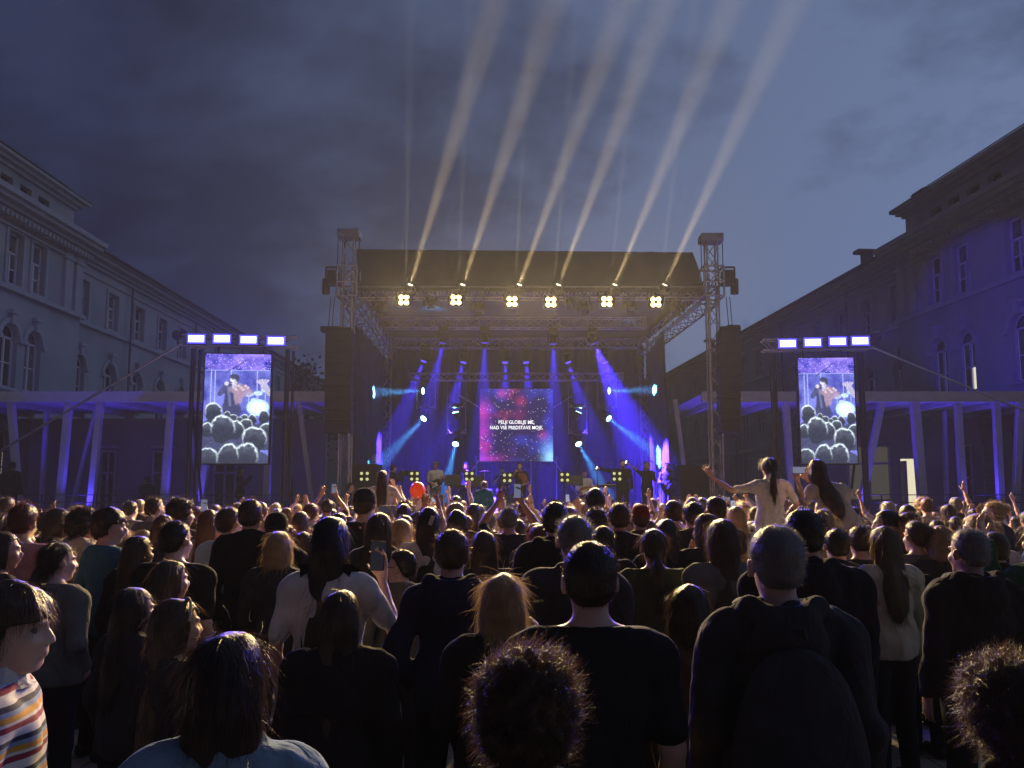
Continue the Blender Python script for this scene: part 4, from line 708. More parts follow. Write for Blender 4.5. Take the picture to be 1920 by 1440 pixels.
# ================================================================ people: smooth-blended bodies polygonised on a grid
def axis(lo, hi, segs):
    """coordinates from lo to hi whose step follows segs = [(upper limit, step), ...]"""
    out = [lo]
    for lim, st in segs:
        while out[-1] < min(lim, hi): out.append(out[-1] + st)
    return np.array(out)
class Grid:
    def __init__(g, xs, ys, zs): g.x, g.y, g.z = xs, ys, zs; g.D = np.full((len(xs), len(ys), len(zs)), 1.0, np.float32)
    def block(g, lo, hi):
        sl = []
        for c, a, b in ((g.x, lo[0], hi[0]), (g.y, lo[1], hi[1]), (g.z, lo[2], hi[2])):
            i, j = np.searchsorted(c, a), np.searchsorted(c, b)
            if j - i < 1: return None
            sl.append(slice(i, j))
        return tuple(sl)
    def merge(g, sl, d, k, sub=False):
        A = g.D[sl]
        if sub: h = np.clip(0.5 - 0.5 * (A + d) / k, 0, 1); g.D[sl] = A * (1 - h) - d * h + k * h * (1 - h)
        else: h = np.clip(0.5 + 0.5 * (A - d) / k, 0, 1); g.D[sl] = A * (1 - h) + d * h - k * h * (1 - h)
    def cap(g, a, b, ra, rb, k=0.02, sub=False):
        a, b = np.array(a, float), np.array(b, float); m = max(ra, rb) + k + 0.06; sl = g.block(np.minimum(a, b) - m, np.maximum(a, b) + m)
        if sl is None: return
        X, Y, Z = g.x[sl[0]][:, None, None], g.y[sl[1]][None, :, None], g.z[sl[2]][None, None, :]
        ba = b - a; L2 = float(ba @ ba) + 1e-9; t = np.clip(((X - a[0]) * ba[0] + (Y - a[1]) * ba[1] + (Z - a[2]) * ba[2]) / L2, 0, 1)
        d = np.sqrt((X - a[0] - t * ba[0]) ** 2 + (Y - a[1] - t * ba[1]) ** 2 + (Z - a[2] - t * ba[2]) ** 2) - (ra + (rb - ra) * t)
        g.merge(sl, d, k, sub)
    def ell(g, c, r, k=0.02, rot=None, sub=False):
        c, r = np.array(c, float), np.array(r, float); m = (r if rot is None else np.full(3, r.max())) + k + 0.06; sl = g.block(c - m, c + m)
        if sl is None: return
        X, Y, Z = np.meshgrid(g.x[sl[0]] - c[0], g.y[sl[1]] - c[1], g.z[sl[2]] - c[2], indexing='ij')
        if rot is not None: X, Y, Z = [rot[0, i] * X + rot[1, i] * Y + rot[2, i] * Z for i in range(3)]
        k0 = np.sqrt((X / r[0]) ** 2 + (Y / r[1]) ** 2 + (Z / r[2]) ** 2); k1 = np.sqrt((X / r[0] ** 2) ** 2 + (Y / r[1] ** 2) ** 2 + (Z / r[2] ** 2) ** 2) + 1e-6
        g.merge(sl, k0 * (k0 - 1) / k1, k, sub)
    def nets(g):
        D = g.D.copy(); D[0] = D[-1] = 1; D[:, 0] = D[:, -1] = 1; D[:, :, 0] = D[:, :, -1] = 1; S = D < 0
        c = sum(S[i:i - 1 or None, j:j - 1 or None, k:k - 1 or None].astype(np.int8) for i in (0, 1) for j in (0, 1) for k in (0, 1)); act = (c > 0) & (c < 8)
        I, J, K = np.nonzero(act); idx = np.full(act.shape, -1, np.int32); idx[I, J, K] = np.arange(len(I)); acc = np.zeros((len(I), 3)); cnt = np.zeros(len(I))
        co = [(i, j, k) for i in (0, 1) for j in (0, 1) for k in (0, 1)]
        for p in co:
            for ax in range(3):
                if p[ax]: continue
                q = list(p); q[ax] = 1; v1 = D[I + p[0], J + p[1], K + p[2]]; v2 = D[I + q[0], J + q[1], K + q[2]]; m = (v1 < 0) != (v2 < 0)
                t = (v1[m] / (v1[m] - v2[m]))[:, None]; P1 = np.stack([g.x[I[m] + p[0]], g.y[J[m] + p[1]], g.z[K[m] + p[2]]], 1); P2 = np.stack([g.x[I[m] + q[0]], g.y[J[m] + q[1]], g.z[K[m] + q[2]]], 1)
                acc[m] += P1 + (P2 - P1) * t; cnt[m] += 1
        V = acc / cnt[:, None]; Q = []
        for ax in range(3):
            o1, o2 = (ax + 1) % 3, (ax + 2) % 3; sa = [slice(None)] * 3; sb = [slice(None)] * 3; sa[ax] = slice(None, -1); sb[ax] = slice(1, None)
            for s in (sa, sb):
                for o in (o1, o2): s[o] = slice(1, -1)
            A, B = S[tuple(sa)], S[tuple(sb)]; E = np.stack(np.nonzero(A != B), 1)
            if len(E) == 0: continue
            fl = A[tuple(E.T)]; base = E.copy(); base[:, o1] += 1; base[:, o2] += 1; q4 = []
            for d1, d2 in ((1, 1), (0, 1), (0, 0), (1, 0)):
                cc = base.copy(); cc[:, o1] -= d1; cc[:, o2] -= d2; q4.append(idx[cc[:, 0], cc[:, 1], cc[:, 2]])
            q4 = np.stack(q4, 1); q4[~fl] = q4[~fl][:, ::-1]; Q.append(q4)
        return V, np.concatenate(Q) if Q else np.zeros((0, 4), int)
def ypr(yaw, pitch=0, roll=0): return np.array(Matrix.Rotation(R(yaw), 3, 'Z') @ Matrix.Rotation(R(pitch), 3, 'X') @ Matrix.Rotation(R(roll), 3, 'Y'))
def unit(v): v = np.array(v, float); return v / (np.linalg.norm(v) + 1e-9)
def arm_pose(s, p):
    if isinstance(p, (tuple, list)): return p
    T = {'down': ((s * .245, -.05, 1.13), (s * .25, .04, .885), (0, .12, -1), (-s, 0, 0), .35),
         'pocket': ((s * .275, -.09, 1.14), (s * .2, .07, .97), (-s * .3, .5, -.8), (-s, 0, 0), .5),
         'front': ((s * .255, -.03, 1.14), (s * .1, .2, 1.06), (-s * .8, .55, .1), (0, -.6, -.6), .5),
         'phone': ((s * .29, .16, 1.26), (s * .16, .30, 1.47), (-s * .25, .05, 1), (-s * .4, -.8, 0), .5),
         'high': ((s * .27, .14, 1.58), (s * .12, .24, 1.80), (-s * .3, .0, 1), (-s * .3, -.9, 0), .45),
         'up': ((s * .27, .06, 1.63), (s * .22, .12, 1.87), (0, .05, 1), (0, 1, 0), .15),
         'wave': ((s * .36, .06, 1.55), (s * .40, .12, 1.80), (s * .25, .05, 1), (0, 1, 0), .15),
         'clap': ((s * .26, .10, 1.2), (s * .07, .30, 1.40), (-s * .2, .25, .95), (-s, 0, 0), .12),
         'out': ((s * .45, .06, 1.36), (s * .68, .12, 1.47), (s * .75, .1, .65), (0, 1, 0), .12),
         'around': ((s * .42, -.01, 1.39), (s * .66, .02, 1.37), (s * .9, .25, -.25), (0, 0, -1), .5),
         'face': ((s * .24, .16, 1.2), (s * .08, .2, 1.40), (-s * .3, -.1, 1), (0, -1, 0), .6)}
    return T[p]
def body_prims(g, sp, e=0.0, what='body', fk=1.0):
    """add the parts of a figure 1.75 m tall to the grid; e inflates them"""
    w = sp.get('wide', 1.0); sw = sp.get('sh', 1.0); fem = sp.get('fem', False); ln = sp.get('lean', (0, 0))
    def LN(p): f = np.clip((p[2] - .95) / .8, 0, 1.3); return np.array((p[0] + ln[0] * f, p[1] + ln[1] * f, p[2]))
    if what in ('body', 'top'):
        g.ell(LN((0, 0, 1.27)), (.165 * w * sw + e, .105 * w + e, .2 + e), .03); g.ell(LN((0, -.01, 1.38)), (.15 * sw + e, .085 + e, .085 + e), .04)
        g.ell(LN((0, .005, 1.08)), ((.135 if fem else .148) * w + e, .1 * w + e, .17 + e), .05); h_ = e if what == 'body' else e + .014; g.ell(LN((0, 0, .95)), (.168 * w + h_, .115 * w + h_, (.12 if what == 'body' else .24) + e), .05)
        for s in (-1, 1): g.cap(LN((0, -.025, 1.475)), LN((s * .15 * sw, -.015, 1.425)), .042 + e * .8, .05 + e, .05); g.cap(LN((s * .15 * sw, -.01, 1.40)), LN((s * .19 * sw, -.01, 1.385)), .06 + e, .058 + e, .04)
    arms = sp.get('arms', ('down', 'down'))
    for s, ap in zip((-1, 1), arms):
        el, wr, fd, pn, curl = arm_pose(s, ap); S = LN((s * .188 * sw, -.01, 1.395)); el, wr = LN(el), LN(wr); t = .85 if fem else 1.0
        if what == 'body':
            g.cap(S, el, .05 * t, .038 * t, .03); g.cap(el, el + (wr - el) * .35, .04 * t, .038 * t, .02); g.cap(el + (wr - el) * .3, wr, .038 * t, .026 * t, .02)
            d = unit(fd); n = unit(np.array(pn) - d * (d @ np.array(pn))); sd = np.cross(d, n); r = sp.get('fr', .0088)
            for o in (-.024, 0, .024): g.cap(wr + d * .01 + sd * o * .6, wr + d * .085 + sd * o, .017, .015, .012)
            for o, ll in ((-.032, .066), (-.011, .08), (.011, .076), (.032, .06)):
                k0 = wr + d * .09 + sd * o; c1 = unit(d + n * curl * .5 + sd * o * 3); c2 = unit(d + n * curl * 1.6 + sd * o * 3); k1 = k0 + c1 * ll * .5; g.cap(k0, k1, r * 1.05, r, .005); g.cap(k1, k1 + c2 * ll * .55, r, r * .85, .004)
            # the thumb leaves the inner side of the palm
            th = sd if (sd @ np.array((-s, .3, 0))) > 0 else -sd
            t0 = wr + d * .03 + th * .03; t1 = t0 + unit(d * .7 + th * .75 + n * .3) * .042; g.cap(t0, t1, .014, .011, .008); g.cap(t1, t1 + unit(d + th * .35 + n * .4) * .034, .011, .009, .004)
        elif what == 'top':
            sl = sp.get('sleeve', 1.5)
            if sl > 0:
                f = min(sl, 1.0); tip = .062 if sp.get('puff') else (.05 + e * .75 if sl <= 1 else .042 + e); g.cap(S, S + (el - S) * f, .054 * t + e, tip * (1.25 if sp.get('puff') else 1) * t, .03)
                if sp.get('puff'): g.ell(S + (el - S) * .62, (.07, .075, .09), .03)
                if sl > 1: g.cap(el, el + (wr - el) * min(sl - 1, 1) * .97, .042 * t + e, .034 * t + e * .7, .02)
    if what in ('body', 'legs'):
        for i, s in enumerate((-1, 1)):
            hip, kn, an, toe = sp['legs'][i] if 'legs' in sp else ((s * .088, 0, .9), (s * .1, .015, .49), (s * .105, -.02, .09), (s * .13, .12, .035))
            g.cap(hip, kn, .085 * w + e, .055 + e, .03); g.cap(kn, np.array(kn) + (np.array(an) - np.array(kn)) * .4, .054 + e, .052 + e, .02); g.cap(np.array(kn) + (np.array(an) - np.array(kn)) * .35, an, .052 + e, .037 + e * 1.6, .02)
            if what == 'body': g.cap(np.array(an) + (0, -.03, -.045), toe, .04, .032, .02)
        if what == 'legs': g.ell((0, 0, .95), (.168 * w + e, .115 * w + e, .12 + e), .04)
    return LN
def head_center(sp):
    ln = sp.get('lean', (0, 0)); f = np.clip((1.625 - .95) / .8, 0, 1.3); return np.array((ln[0] * f * 1.05, .015 + ln[1] * f * 1.05, 1.625))
def head_prims(g, sp):
    hc = head_center(sp); Rh = ypr(sp.get('yaw', 0), sp.get('pitch', 0), sp.get('roll', 0)); H = lambda *p: hc + Rh @ np.array(p); ln = sp.get('lean', (0, 0))
    g.cap((ln[0] * .6, -.02 + ln[1] * .6, 1.43), hc + (0, -.02, -.06), .06, .053 if not sp.get('fem') else .047, .03)
    g.ell(H(0, -.012, .035), (.076, .097, .085), .02, Rh); g.ell(H(0, .028, -.045), (.06, .072, .076), .03, Rh); g.cap(H(-.02, .06, -.1), H(.02, .06, -.1), .021, .021, .02)
    g.cap(H(0, .094, .012), H(0, .113, -.03), .008, .013, .012); g.ell(H(0, .088, .024), (.046, .014, .012), .012, Rh)
    for s in (-1, 1): g.ell(H(s * .03, .098, .002), (.014, .012, .009), .008, Rh, sub=True); g.ell(H(s * .012, .104, -.033), (.009, .012, .008), .008, Rh); (g.ell(H(s * .083, -.006, -.008), (.0085, .022, .034), .006, Rh @ ypr(s * -32)) if sp.get('hair') not in ('long', 'xlong', 'bob', 'curly', 'mop', 'fuzz') else None); g.ell(H(s * .035, .075, -.03), (.022, .02, .02), .02, Rh)
    g.ell(H(0, .099, -.058), (.021, .009, .007), .006, Rh); g.ell(H(0, .097, -.07), (.019, .009, .008), .006, Rh)
def wrinkle(g, amp, seed, f=24):
    r = np.random.default_rng(seed); X, Y, Z = g.x[:, None, None], g.y[None, :, None], g.z[None, None, :]
    for i in range(4):
        v = r.normal(size=3) * (1, 1, .6) * f * (0.6 + .5 * i); g.D += (amp / (1 + .5 * i)) * (1 - 1.6 * np.abs(np.sin(.5 * (X * v[0] + Y * v[1] + Z * v[2] + r.random() * 6 + 1.8 * np.sin(Z * 9 + X * 7))))).astype(np.float32)
def smooth01(x): x = np.clip(x, 0, 1); return x * x * (3 - 2 * x)
def hair_mesh(sp, dx, nstr, wid, seed):
    st = sp.get('hair', 'short'); nstr = int(nstr * {'curly': 3.2, 'fuzz': 3.2, 'long': 1.6, 'xlong': 1.8, 'bob': 1.5}.get(st, 1.2)); hc = head_center(sp); Rh = ypr(sp.get('yaw', 0), sp.get('pitch', 0), sp.get('roll', 0)); H = lambda *p: hc + Rh @ np.array(p); rg = np.random.default_rng(seed)
    lowz = {'long': -.62, 'xlong': -.8, 'pony': -.5, 'lowpony': -.42, 'bob': -.24}.get(st, -.16); big = .1 if st in ('curly', 'fuzz', 'long', 'xlong', 'bob') else .05
    g = Grid(np.arange(hc[0] - .14 - big, hc[0] + .14 + big, dx), np.arange(hc[1] - .22 - big, hc[1] + .16 + big * .5, dx), axis(hc[2] + lowz, hc[2] + .15 + big, [(9, dx)]))
    th = {'buzz': .006, 'curly': .03, 'fuzz': .035, 'bald': .001, 'mop': .02}.get(st, .009)
    g.ell(H(0, -.014, .037), (.078 + th, .099 + th, .087 + th), .02, Rh); g.ell(H(0, -.045, -.03), (.066 + th * .6, .062 + th, .07), .03, Rh)
    if st in ('bob',): g.ell(H(0, -.02, -.05), (.1, .108, .115), .03, Rh); g.ell(H(0, -.03, -.12), (.098, .095, .06), .03, Rh)
    if st in ('long', 'xlong'):
        L_ = .42 if st == 'long' else .6
        g.ell(H(0, -.025, -.04), (.09, .104, .12), .03, Rh); b = hc + Rh @ np.array((0, -.06, -.1)); e = np.array((hc[0] * .5, -.125, hc[2] - L_))
        for f in np.linspace(0, 1, 7): c = b + (e - b) * f; g.ell(c, (.088 + .018 * math.sin(f * 3) - .03 * f, .045 - .02 * f, .1), .04)
    if st in ('pony', 'lowpony'):
        z0 = .04 if st == 'pony' else -.05; p = [H(0, -.115, z0), H(0, -.15, z0 - .06), np.array((hc[0], -.135, hc[2] + z0 - .2)), np.array((hc[0] + .01, -.13, hc[2] + z0 - .36))]
        for a, b, r1, r2 in zip(p[:-1], p[1:], (.03, .034, .036), (.034, .036, .012)): g.cap(a, b, r1, r2, .02)
    if st == 'bun': g.ell(H(0, -.125, .05), (.045, .04, .045), .015)
    X, Y, Z = np.meshgrid(g.x - hc[0], g.y - hc[1], g.z - hc[2], indexing='ij'); Xl, Yl, Zl = [Rh[0, i] * X + Rh[1, i] * Y + Rh[2, i] * Z for i in range(3)]
    if st in ('curly', 'fuzz', 'wavy', 'short', 'crop', 'mop', 'bob', 'long', 'xlong'):
        am, fr = {'curly': (.012, 70), 'fuzz': (.012, 85), 'short': (.003, 90), 'crop': (.002, 100), 'mop': (.005, 60)}.get(st, (.004, 45)); v = rg.random(6) * 6
        fz = .25 if st in ('bob', 'long', 'xlong') else 1.0                       # long hair falls in vertical locks
        g.D += (am * (np.sin(Xl * fr + v[0] + 2 * np.sin(Zl * fr * .4 * fz)) * np.sin(Yl * fr + v[1]) + .6 * np.sin(Zl * fr * 1.3 * fz + v[2] + Xl * fr * .7) * np.sin(Xl * fr * 1.7 + v[3]))).astype(np.float32)
    longish = st in ('long', 'xlong', 'bob', 'curly')
    front = (.03 if longish else .012) + (.095 if st == 'mop' else .075) * smooth01((Zl - (.012 if st == 'mop' else .045)) / (.02 if st == 'mop' else .05)) + (.02 * smooth01((np.abs(Xl) - .055) / .02) if longish else 0)
    if st == 'mop': front = front + .012 * np.sin(Xl * 110 + 3 * np.sin(Zl * 60))
    g.D = np.maximum(g.D, (Yl - front).astype(np.float32))
    if not longish:
        low = -.02 - .062 * smooth01((-.005 - Yl) / .05) - (.04 if st in ('mop', 'fuzz') else 0)
        keep = np.zeros_like(low, bool)
        if st in ('pony', 'lowpony'): keep = (Y < -.09) & (np.abs(X) < .06)
        g.D = np.where(keep, g.D, np.maximum(g.D, (low - Zl).astype(np.float32)))
    if st in ('buzz', 'bald', 'short', 'crop', 'bun', 'pony', 'lowpony'):       # the hair thins out towards the hairline
        g.D += (.02 * smooth01((low + .06 - Zl) / .075) + .012 * smooth01((Yl - front + .02) / .02)).astype(np.float32) * np.where(keep, 0, 1)
    V, Q = g.nets()
    if len(Q) and nstr:
        fi = rg.integers(0, len(Q), nstr); P4 = V[Q[fi]]; wts = rg.dirichlet((1, 1, 1, 1), nstr)[:, :, None]; P = (P4 * wts).sum(1); Nn = np.cross(P4[:, 2] - P4[:, 0], P4[:, 3] - P4[:, 1]); Nn /= np.linalg.norm(Nn, axis=1)[:, None] + 1e-9
        rnd = rg.normal(size=(nstr, 3)); rl = rg.random(nstr)[:, None]
        if st in ('short', 'crop', 'buzz', 'bald', 'bun'):
            fwd = Rh @ np.array((0, .35, .5)); D0 = Nn * .55 + fwd * (.5 if st != 'bun' else .1) + rnd * .28; ln = {'short': .028, 'crop': .014, 'mop': .045, 'buzz': .008, 'bald': .003, 'bun': .03}[st] * (.5 + rl); bend = np.array((0, 0, -.25))
        elif st in ('curly', 'fuzz'): D0 = Nn * .55 + rnd * .6; ln = (.05 if st == 'fuzz' else .06) * (.4 + rl); bend = rnd[:, ::-1] * 1.3
        else:
            gdir = np.array((0, -.12, -1.0)); T = gdir - Nn * (Nn @ gdir)[:, None]; T /= np.linalg.norm(T, axis=1)[:, None] + 1e-6
            fly = (rg.random(nstr) < .09)[:, None]; D0 = T + Nn * np.where(fly, .42, .09) + rnd * np.where(fly, .35, .09); ln = (.09 if st != 'mop' else .05) * (.5 + rl); bend = np.array((0, 0, -.5)) + rnd * .22 - Nn * .15
        D0 /= np.linalg.norm(D0, axis=1)[:, None]; sd = np.cross(D0, rg.normal(size=(nstr, 3))); sd /= np.linalg.norm(sd, axis=1)[:, None] + 1e-9; seg = 3; pts = [P - Nn * .003]; dd = D0
        for i in range(seg): pts.append(pts[-1] + dd * ln / seg); dd = dd + bend * .5; dd = dd / (np.linalg.norm(dd, axis=1)[:, None] + 1e-9)
        SV = []; b0 = len(V)
        for i, p in enumerate(pts): w_ = wid * (1 - .8 * (i / seg) ** 2) / 2; SV += [p - sd * w_, p + sd * w_]
        SV = np.stack(SV, 1).reshape(-1, 3); k = 2 * (seg + 1); ids = b0 + np.arange(nstr)[:, None] * k; SQ = np.concatenate([np.concatenate([ids + 2 * i, ids + 2 * i + 1, ids + 2 * i + 3, ids + 2 * i + 2], 1) for i in range(seg)])
        V = np.concatenate([V, SV]); Q = np.concatenate([Q, SQ])
    return npmesh('hair', V, Q)
LODS = {0: (.0105, .03, .015, .009, 3600, .0010), 1: (.015, .04, .02, .0135, 900, .0019), 2: (.019, .05, .026, .017, 420, .003)}
def figure(sp, lod, seed=0):
    """meshes of one figure: body, hair, top, trousers"""
    dx, zl, zm, zt, nstr, wid = LODS[lod]; sp = dict(sp); sp['fr'] = (.0088, .0098, .0115)[lod]; pts = [(-.27, -.24, 0), (.27, .2, 1.8)]
    for s, ap in zip((-1, 1), sp.get('arms', ('down', 'down'))):
        el, wr, fd, _, _ = arm_pose(s, ap); pts += [np.array(el), np.array(wr) + unit(fd) * .19]
    lg = sp.get('legs')
    if lg: pts += [np.array(p) for l_ in lg for p in l_]
    ln = sp.get('lean', (0, 0)); pts = np.array([np.array(p, float) for p in pts]); ex = np.array((abs(ln[0]) * 1.15, abs(ln[1]) * 1.15, 0)); lo, hi = pts.min(0) - .09 - ex, pts.max(0) + .09 + ex
    mk = lambda z0, z1, q=1.0: Grid(np.arange(lo[0], hi[0], dx * q), np.arange(lo[1], hi[1], dx * q), axis(max(z0, lo[2] if lg else -.04), z1, [(.8, zl), (1.3, zm), (9, zt)]))
    g = mk(-.04, hi[2]); body_prims(g, sp); head_prims(g, sp); out = {'body': npmesh('body', *g.nets())}
    if sp.get('hair') != 'none': out['hair'] = hair_mesh(sp, max(.008, dx * .85), nstr, wid, seed)
    tt = sp.get('top', 'tee'); e = {'tee': .012, 'jacket': .019, 'hoodie': .018, 'sweater': .016, 'blouse': .014, 'tank': .008}[tt]; sp['sleeve'] = {'tee': .78, 'jacket': 2, 'hoodie': 2, 'sweater': 2, 'blouse': .85, 'tank': 0}[tt]; sp['puff'] = tt == 'blouse'
    g = mk(.78, 1.62 if max(arm_pose(s, a)[0][2] for s, a in zip((-1, 1), sp.get('arms', ('down', 'down')))) < 1.5 else hi[2]); LN = body_prims(g, sp, e, 'top'); wrinkle(g, {'tee': .005, 'tank': .003}.get(tt, .0085), seed + 5)
    if tt == 'hoodie':
        pr = [(-.11, .03, 1.485), (-.105, -.06, 1.5), (-.05, -.115, 1.475), (.05, -.115, 1.475), (.105, -.06, 1.5), (.11, .03, 1.485)]
        for a, b in zip(pr[:-1], pr[1:]): g.cap(LN(a), LN(b), .036, .036, .015)
        g.ell(LN((0, -.125, 1.40)), (.12, .05, .1), .03)
    elif tt == 'jacket':
        for s in (-1, 1): g.cap(LN((0, -.075, 1.5)), LN((s * .075, -.01, 1.5)), .026, .024, .015)
    X, Y, Z = g.x[:, None, None], g.y[None, :, None], g.z[None, None, :]; o = LN((0, -.0, 1.5)); rn = np.sqrt((X - o[0]) ** 2 + ((Y - o[1] + .005) * 1.05) ** 2)
    if tt in ('tee', 'sweater', 'blouse', 'tank'): g.D = np.maximum(g.D, np.where(rn < .17, Z - (1.49 + .12 * Y * -1 if tt != 'tank' else 1.44 - Y * .2), -1).astype(np.float32) * .6)
    g.D = np.maximum(g.D, ((1.05 if tt == 'hem' else .86) - Z).astype(np.float32)); out['top'] = npmesh('top', *g.nets())
    dx2 = max(dx, .018); g = Grid(np.arange(lo[0], hi[0], dx2), np.arange(lo[1], hi[1], dx2), axis(lo[2] if lg else -.03, 1.06, [(9, .024)])); body_prims(g, sp, .014, 'legs'); X, Y, Z = g.x[:, None, None], g.y[None, :, None], g.z[None, None, :]
    g.D = np.maximum(g.D, np.maximum(Z - .94, (-9 if lg else .045) - Z).astype(np.float32)); out['trousers'] = npmesh('trousers', *g.nets()); return out
g = Grid(np.arange(-.08, .08, .012), np.arange(-.14, .24, .012), np.arange(-.02, .16, .012)); g.cap((0, -.055, .045), (.022, .14, .037), .046, .042, .02); g.cap((0, -.03, .05), (0, -.03, .11), .046, .044, .02); g.D = np.maximum(g.D, (.004 - g.z[None, None, :]).astype(np.float32)); SHOE = npmesh('shoe', *g.nets())
# materials ----------------------------------------------------------------------
def cloth(c): return mat('cloth %.3f %.3f %.3f' % c, c, 0.92, 0, 0.16, 9, 0.2, 260, spec=0.15, folds=0.7)
SK = [mat('skin light', (0.50, 0.30, 0.22), 0.5, 0, 0.06, 12, 0.05, 200), mat('skin tan', (0.40, 0.23, 0.16), 0.5, 0, 0.06, 12, 0.05, 200), mat('skin pale', (0.56, 0.36, 0.28), 0.5, 0, 0.06, 12, 0.05, 200)]
HC = {'black': (0.012, 0.009, 0.008), 'dark': (0.028, 0.017, 0.011), 'brown': (0.07, 0.04, 0.022), 'auburn': (0.12, 0.045, 0.02), 'blond': (0.36, 0.25, 0.12), 'grey': (0.17, 0.165, 0.16)}
HM = {k: mat('hair ' + k, c, 0.36, 0, 0.3, 18, 0.0, 120, spec=0.5, trans=0.3, folds=0.9, fmap=(150, 150, 14), fdist=0.006) for k, c in HC.items()}
TC = {'black': (0.014, 0.014, 0.016), 'charcoal': (0.035, 0.035, 0.038), 'navy': (0.014, 0.018, 0.04), 'grey': (0.16, 0.155, 0.15), 'khaki': (0.13, 0.11, 0.07), 'white': (0.6, 0.58, 0.55), 'cream': (0.5, 0.44, 0.36), 'teal': (0.02, 0.10, 0.17), 'denim': (0.20, 0.30, 0.38), 'green': (0.02, 0.09, 0.04), 'red': (0.22, 0.02, 0.02), 'pink': (0.42, 0.2, 0.2), 'blue': (0.03, 0.06, 0.2), 'brown': (0.08, 0.05, 0.035), 'beige': (0.4, 0.33, 0.24), 'olive': (0.06, 0.065, 0.03)}
CLM = {k: cloth(c) for k, c in TC.items()}
PANTS = [cloth((0.012, 0.013, 0.018)), cloth((0.03, 0.04, 0.07)), cloth((0.05, 0.05, 0.05))]
PLACED = []                                          # ground positions that are taken
def assemble(ms, loc, rz, sc, label, group, hairc, topc, pants=0, skin=0, name='person', z0=0.0):
    t = thing(name, label, 'person', (loc[0], loc[1], z0), R(rz), group); t.scale = (sc, sc, sc)
    objm('body', ms['body'], SK[skin], t)
    if 'hair' in ms: objm('hair', ms['hair'], HM[hairc], t)
    objm('top', ms['top'], CLM[topc] if isinstance(topc, str) else topc, t); objm('trousers', ms['trousers'], PANTS[pants] if isinstance(pants, int) else pants, t)
    return t
def shoes(t):
    for s in (-1, 1): o = objm('shoe', SHOE, rub, t); o.location = (s * .105, 0, 0); o.scale = (s, 1, 1)
PN = [0]
def person(u, v, d, hair='short', hc='dark', top='tee', tc='black', rz=0, label='', lod=None, group='people standing in the crowd', z0=None, pants=0, skin=None, sc=None, **sp):
    """a figure whose crown is at photo pixel (u, v) and whose distance is d metres"""
    PN[0] += 1; p = at(u, v, d); sp.update(hair=hair, top=top)
    if lod is None: lod = 0 if d < 3.3 else 1
    base = 0.0; s = p.z / 1.76
    if z0 is not None: base = z0; s = (p.z - z0) / 1.76
    if sc is not None: s = sc; base = p.z - 1.76 * sc
    hcn = head_center(sp); c, n_ = math.cos(R(rz)), math.sin(R(rz)); off = Vector(((hcn[0] * c - hcn[1] * n_) * s, (hcn[0] * n_ + hcn[1] * c) * s))
    loc = (p.x - off.x, p.y - off.y); ms = figure(sp, lod, PN[0]); t = assemble(ms, loc, rz, s, label, group, hc, tc, pants, PN[0] % 3 if skin is None else skin, z0=base)
    if 'legs' not in sp: shoes(t)
    PLACED.append((loc[0], loc[1], .26 if d < 4 else .22)); return t
def child_at(t, name, me_mb, m): return me_mb.build(name, m, t)
def phone(t, s, ap, label, lit=0.0, tilt=0, wide=False):
    """phone held in the hand of side s of figure t: its own thing, standing where the fingers close on it"""
    el, wr, fd, pn, _ = arm_pose(s, ap); d = unit(fd); n = unit(np.array(pn) - d * (d @ np.array(pn))); c = np.array(wr) + d * .12 + n * .022
    bpy.context.view_layer.update(); c = t.matrix_world @ Vector(c); rz = t.rotation_euler.z
    o = thing('phone', label, 'phone', c, rz, 'phones held up in the crowd'); o.rotation_euler = (R(-8), R(90 if wide else tilt), rz)
    MB().rbox((0, 0, 0), (.075, .009, .152), .004).build('case', rub, o); MB().box((0, -.006, 0), (.068, .003, .142)).build('display', mat('phone display %.2f' % lit, (.008, .008, .01), .35, var=0, emit=(.55, .6, .9), es=lit, spec=.2), o); return o
# ================================================================ the crowd: figures one can tell apart
pp = person
striped = None
def stripe_mat():
    m = bpy.data.materials.new('striped knit'); m.use_nodes = True; t = m.node_tree; b = t.nodes['Principled BSDF']; b.inputs['Roughness'].default_value = .9
    tcn = t.nodes.new('ShaderNodeTexCoord'); sp = t.nodes.new('ShaderNodeSeparateXYZ'); t.links.new(tcn.outputs['Object'], sp.inputs[0]); ml = t.nodes.new('ShaderNodeMath'); ml.operation = 'MULTIPLY'; ml.inputs[1].default_value = 11.0; t.links.new(sp.outputs[2], ml.inputs[0])
    fr = t.nodes.new('ShaderNodeMath'); fr.operation = 'FRACT'; t.links.new(ml.outputs[0], fr.inputs[0]); cr = t.nodes.new('ShaderNodeValToRGB'); cr.color_ramp.interpolation = 'CONSTANT'; t.links.new(fr.outputs[0], cr.inputs[0])
    st = [(0, (.6, .58, .55)), (.16, (.25, .02, .04)), (.33, (.6, .58, .55)), (.42, (.55, .28, .04)), (.6, (.2, .27, .4)), (.74, (.02, .025, .05)), (.9, (.6, .58, .55))]
    el = cr.color_ramp.elements
    for i, (p, c) in enumerate(st):
        e = el[i] if i < 2 else el.new(p); e.position = p; e.color = (*c, 1)
    t.links.new(cr.outputs[0], b.inputs['Base Color']); return m
t = pp(28, 1093, 2.25, 'mop', 'brown', 'sweater', stripe_mat(), -72, 'boy in colourful striped sweater seen in profile at the left edge', yaw=-14, lod=0, skin=2, sh=.85)
hc_ = head_center({}); Rh_ = ypr(-14)
for s in (-1, 1): MB().lathe(Vector(hc_ + Rh_ @ np.array((s * .031, .0765, .001))), [(0, .0115), (.008, .0085), (.0115, 0), (.008, -.0085), (0, -.0115)], 12).build('eye', mat('eye', (.12, .11, .1), .2), t)
m = MB()
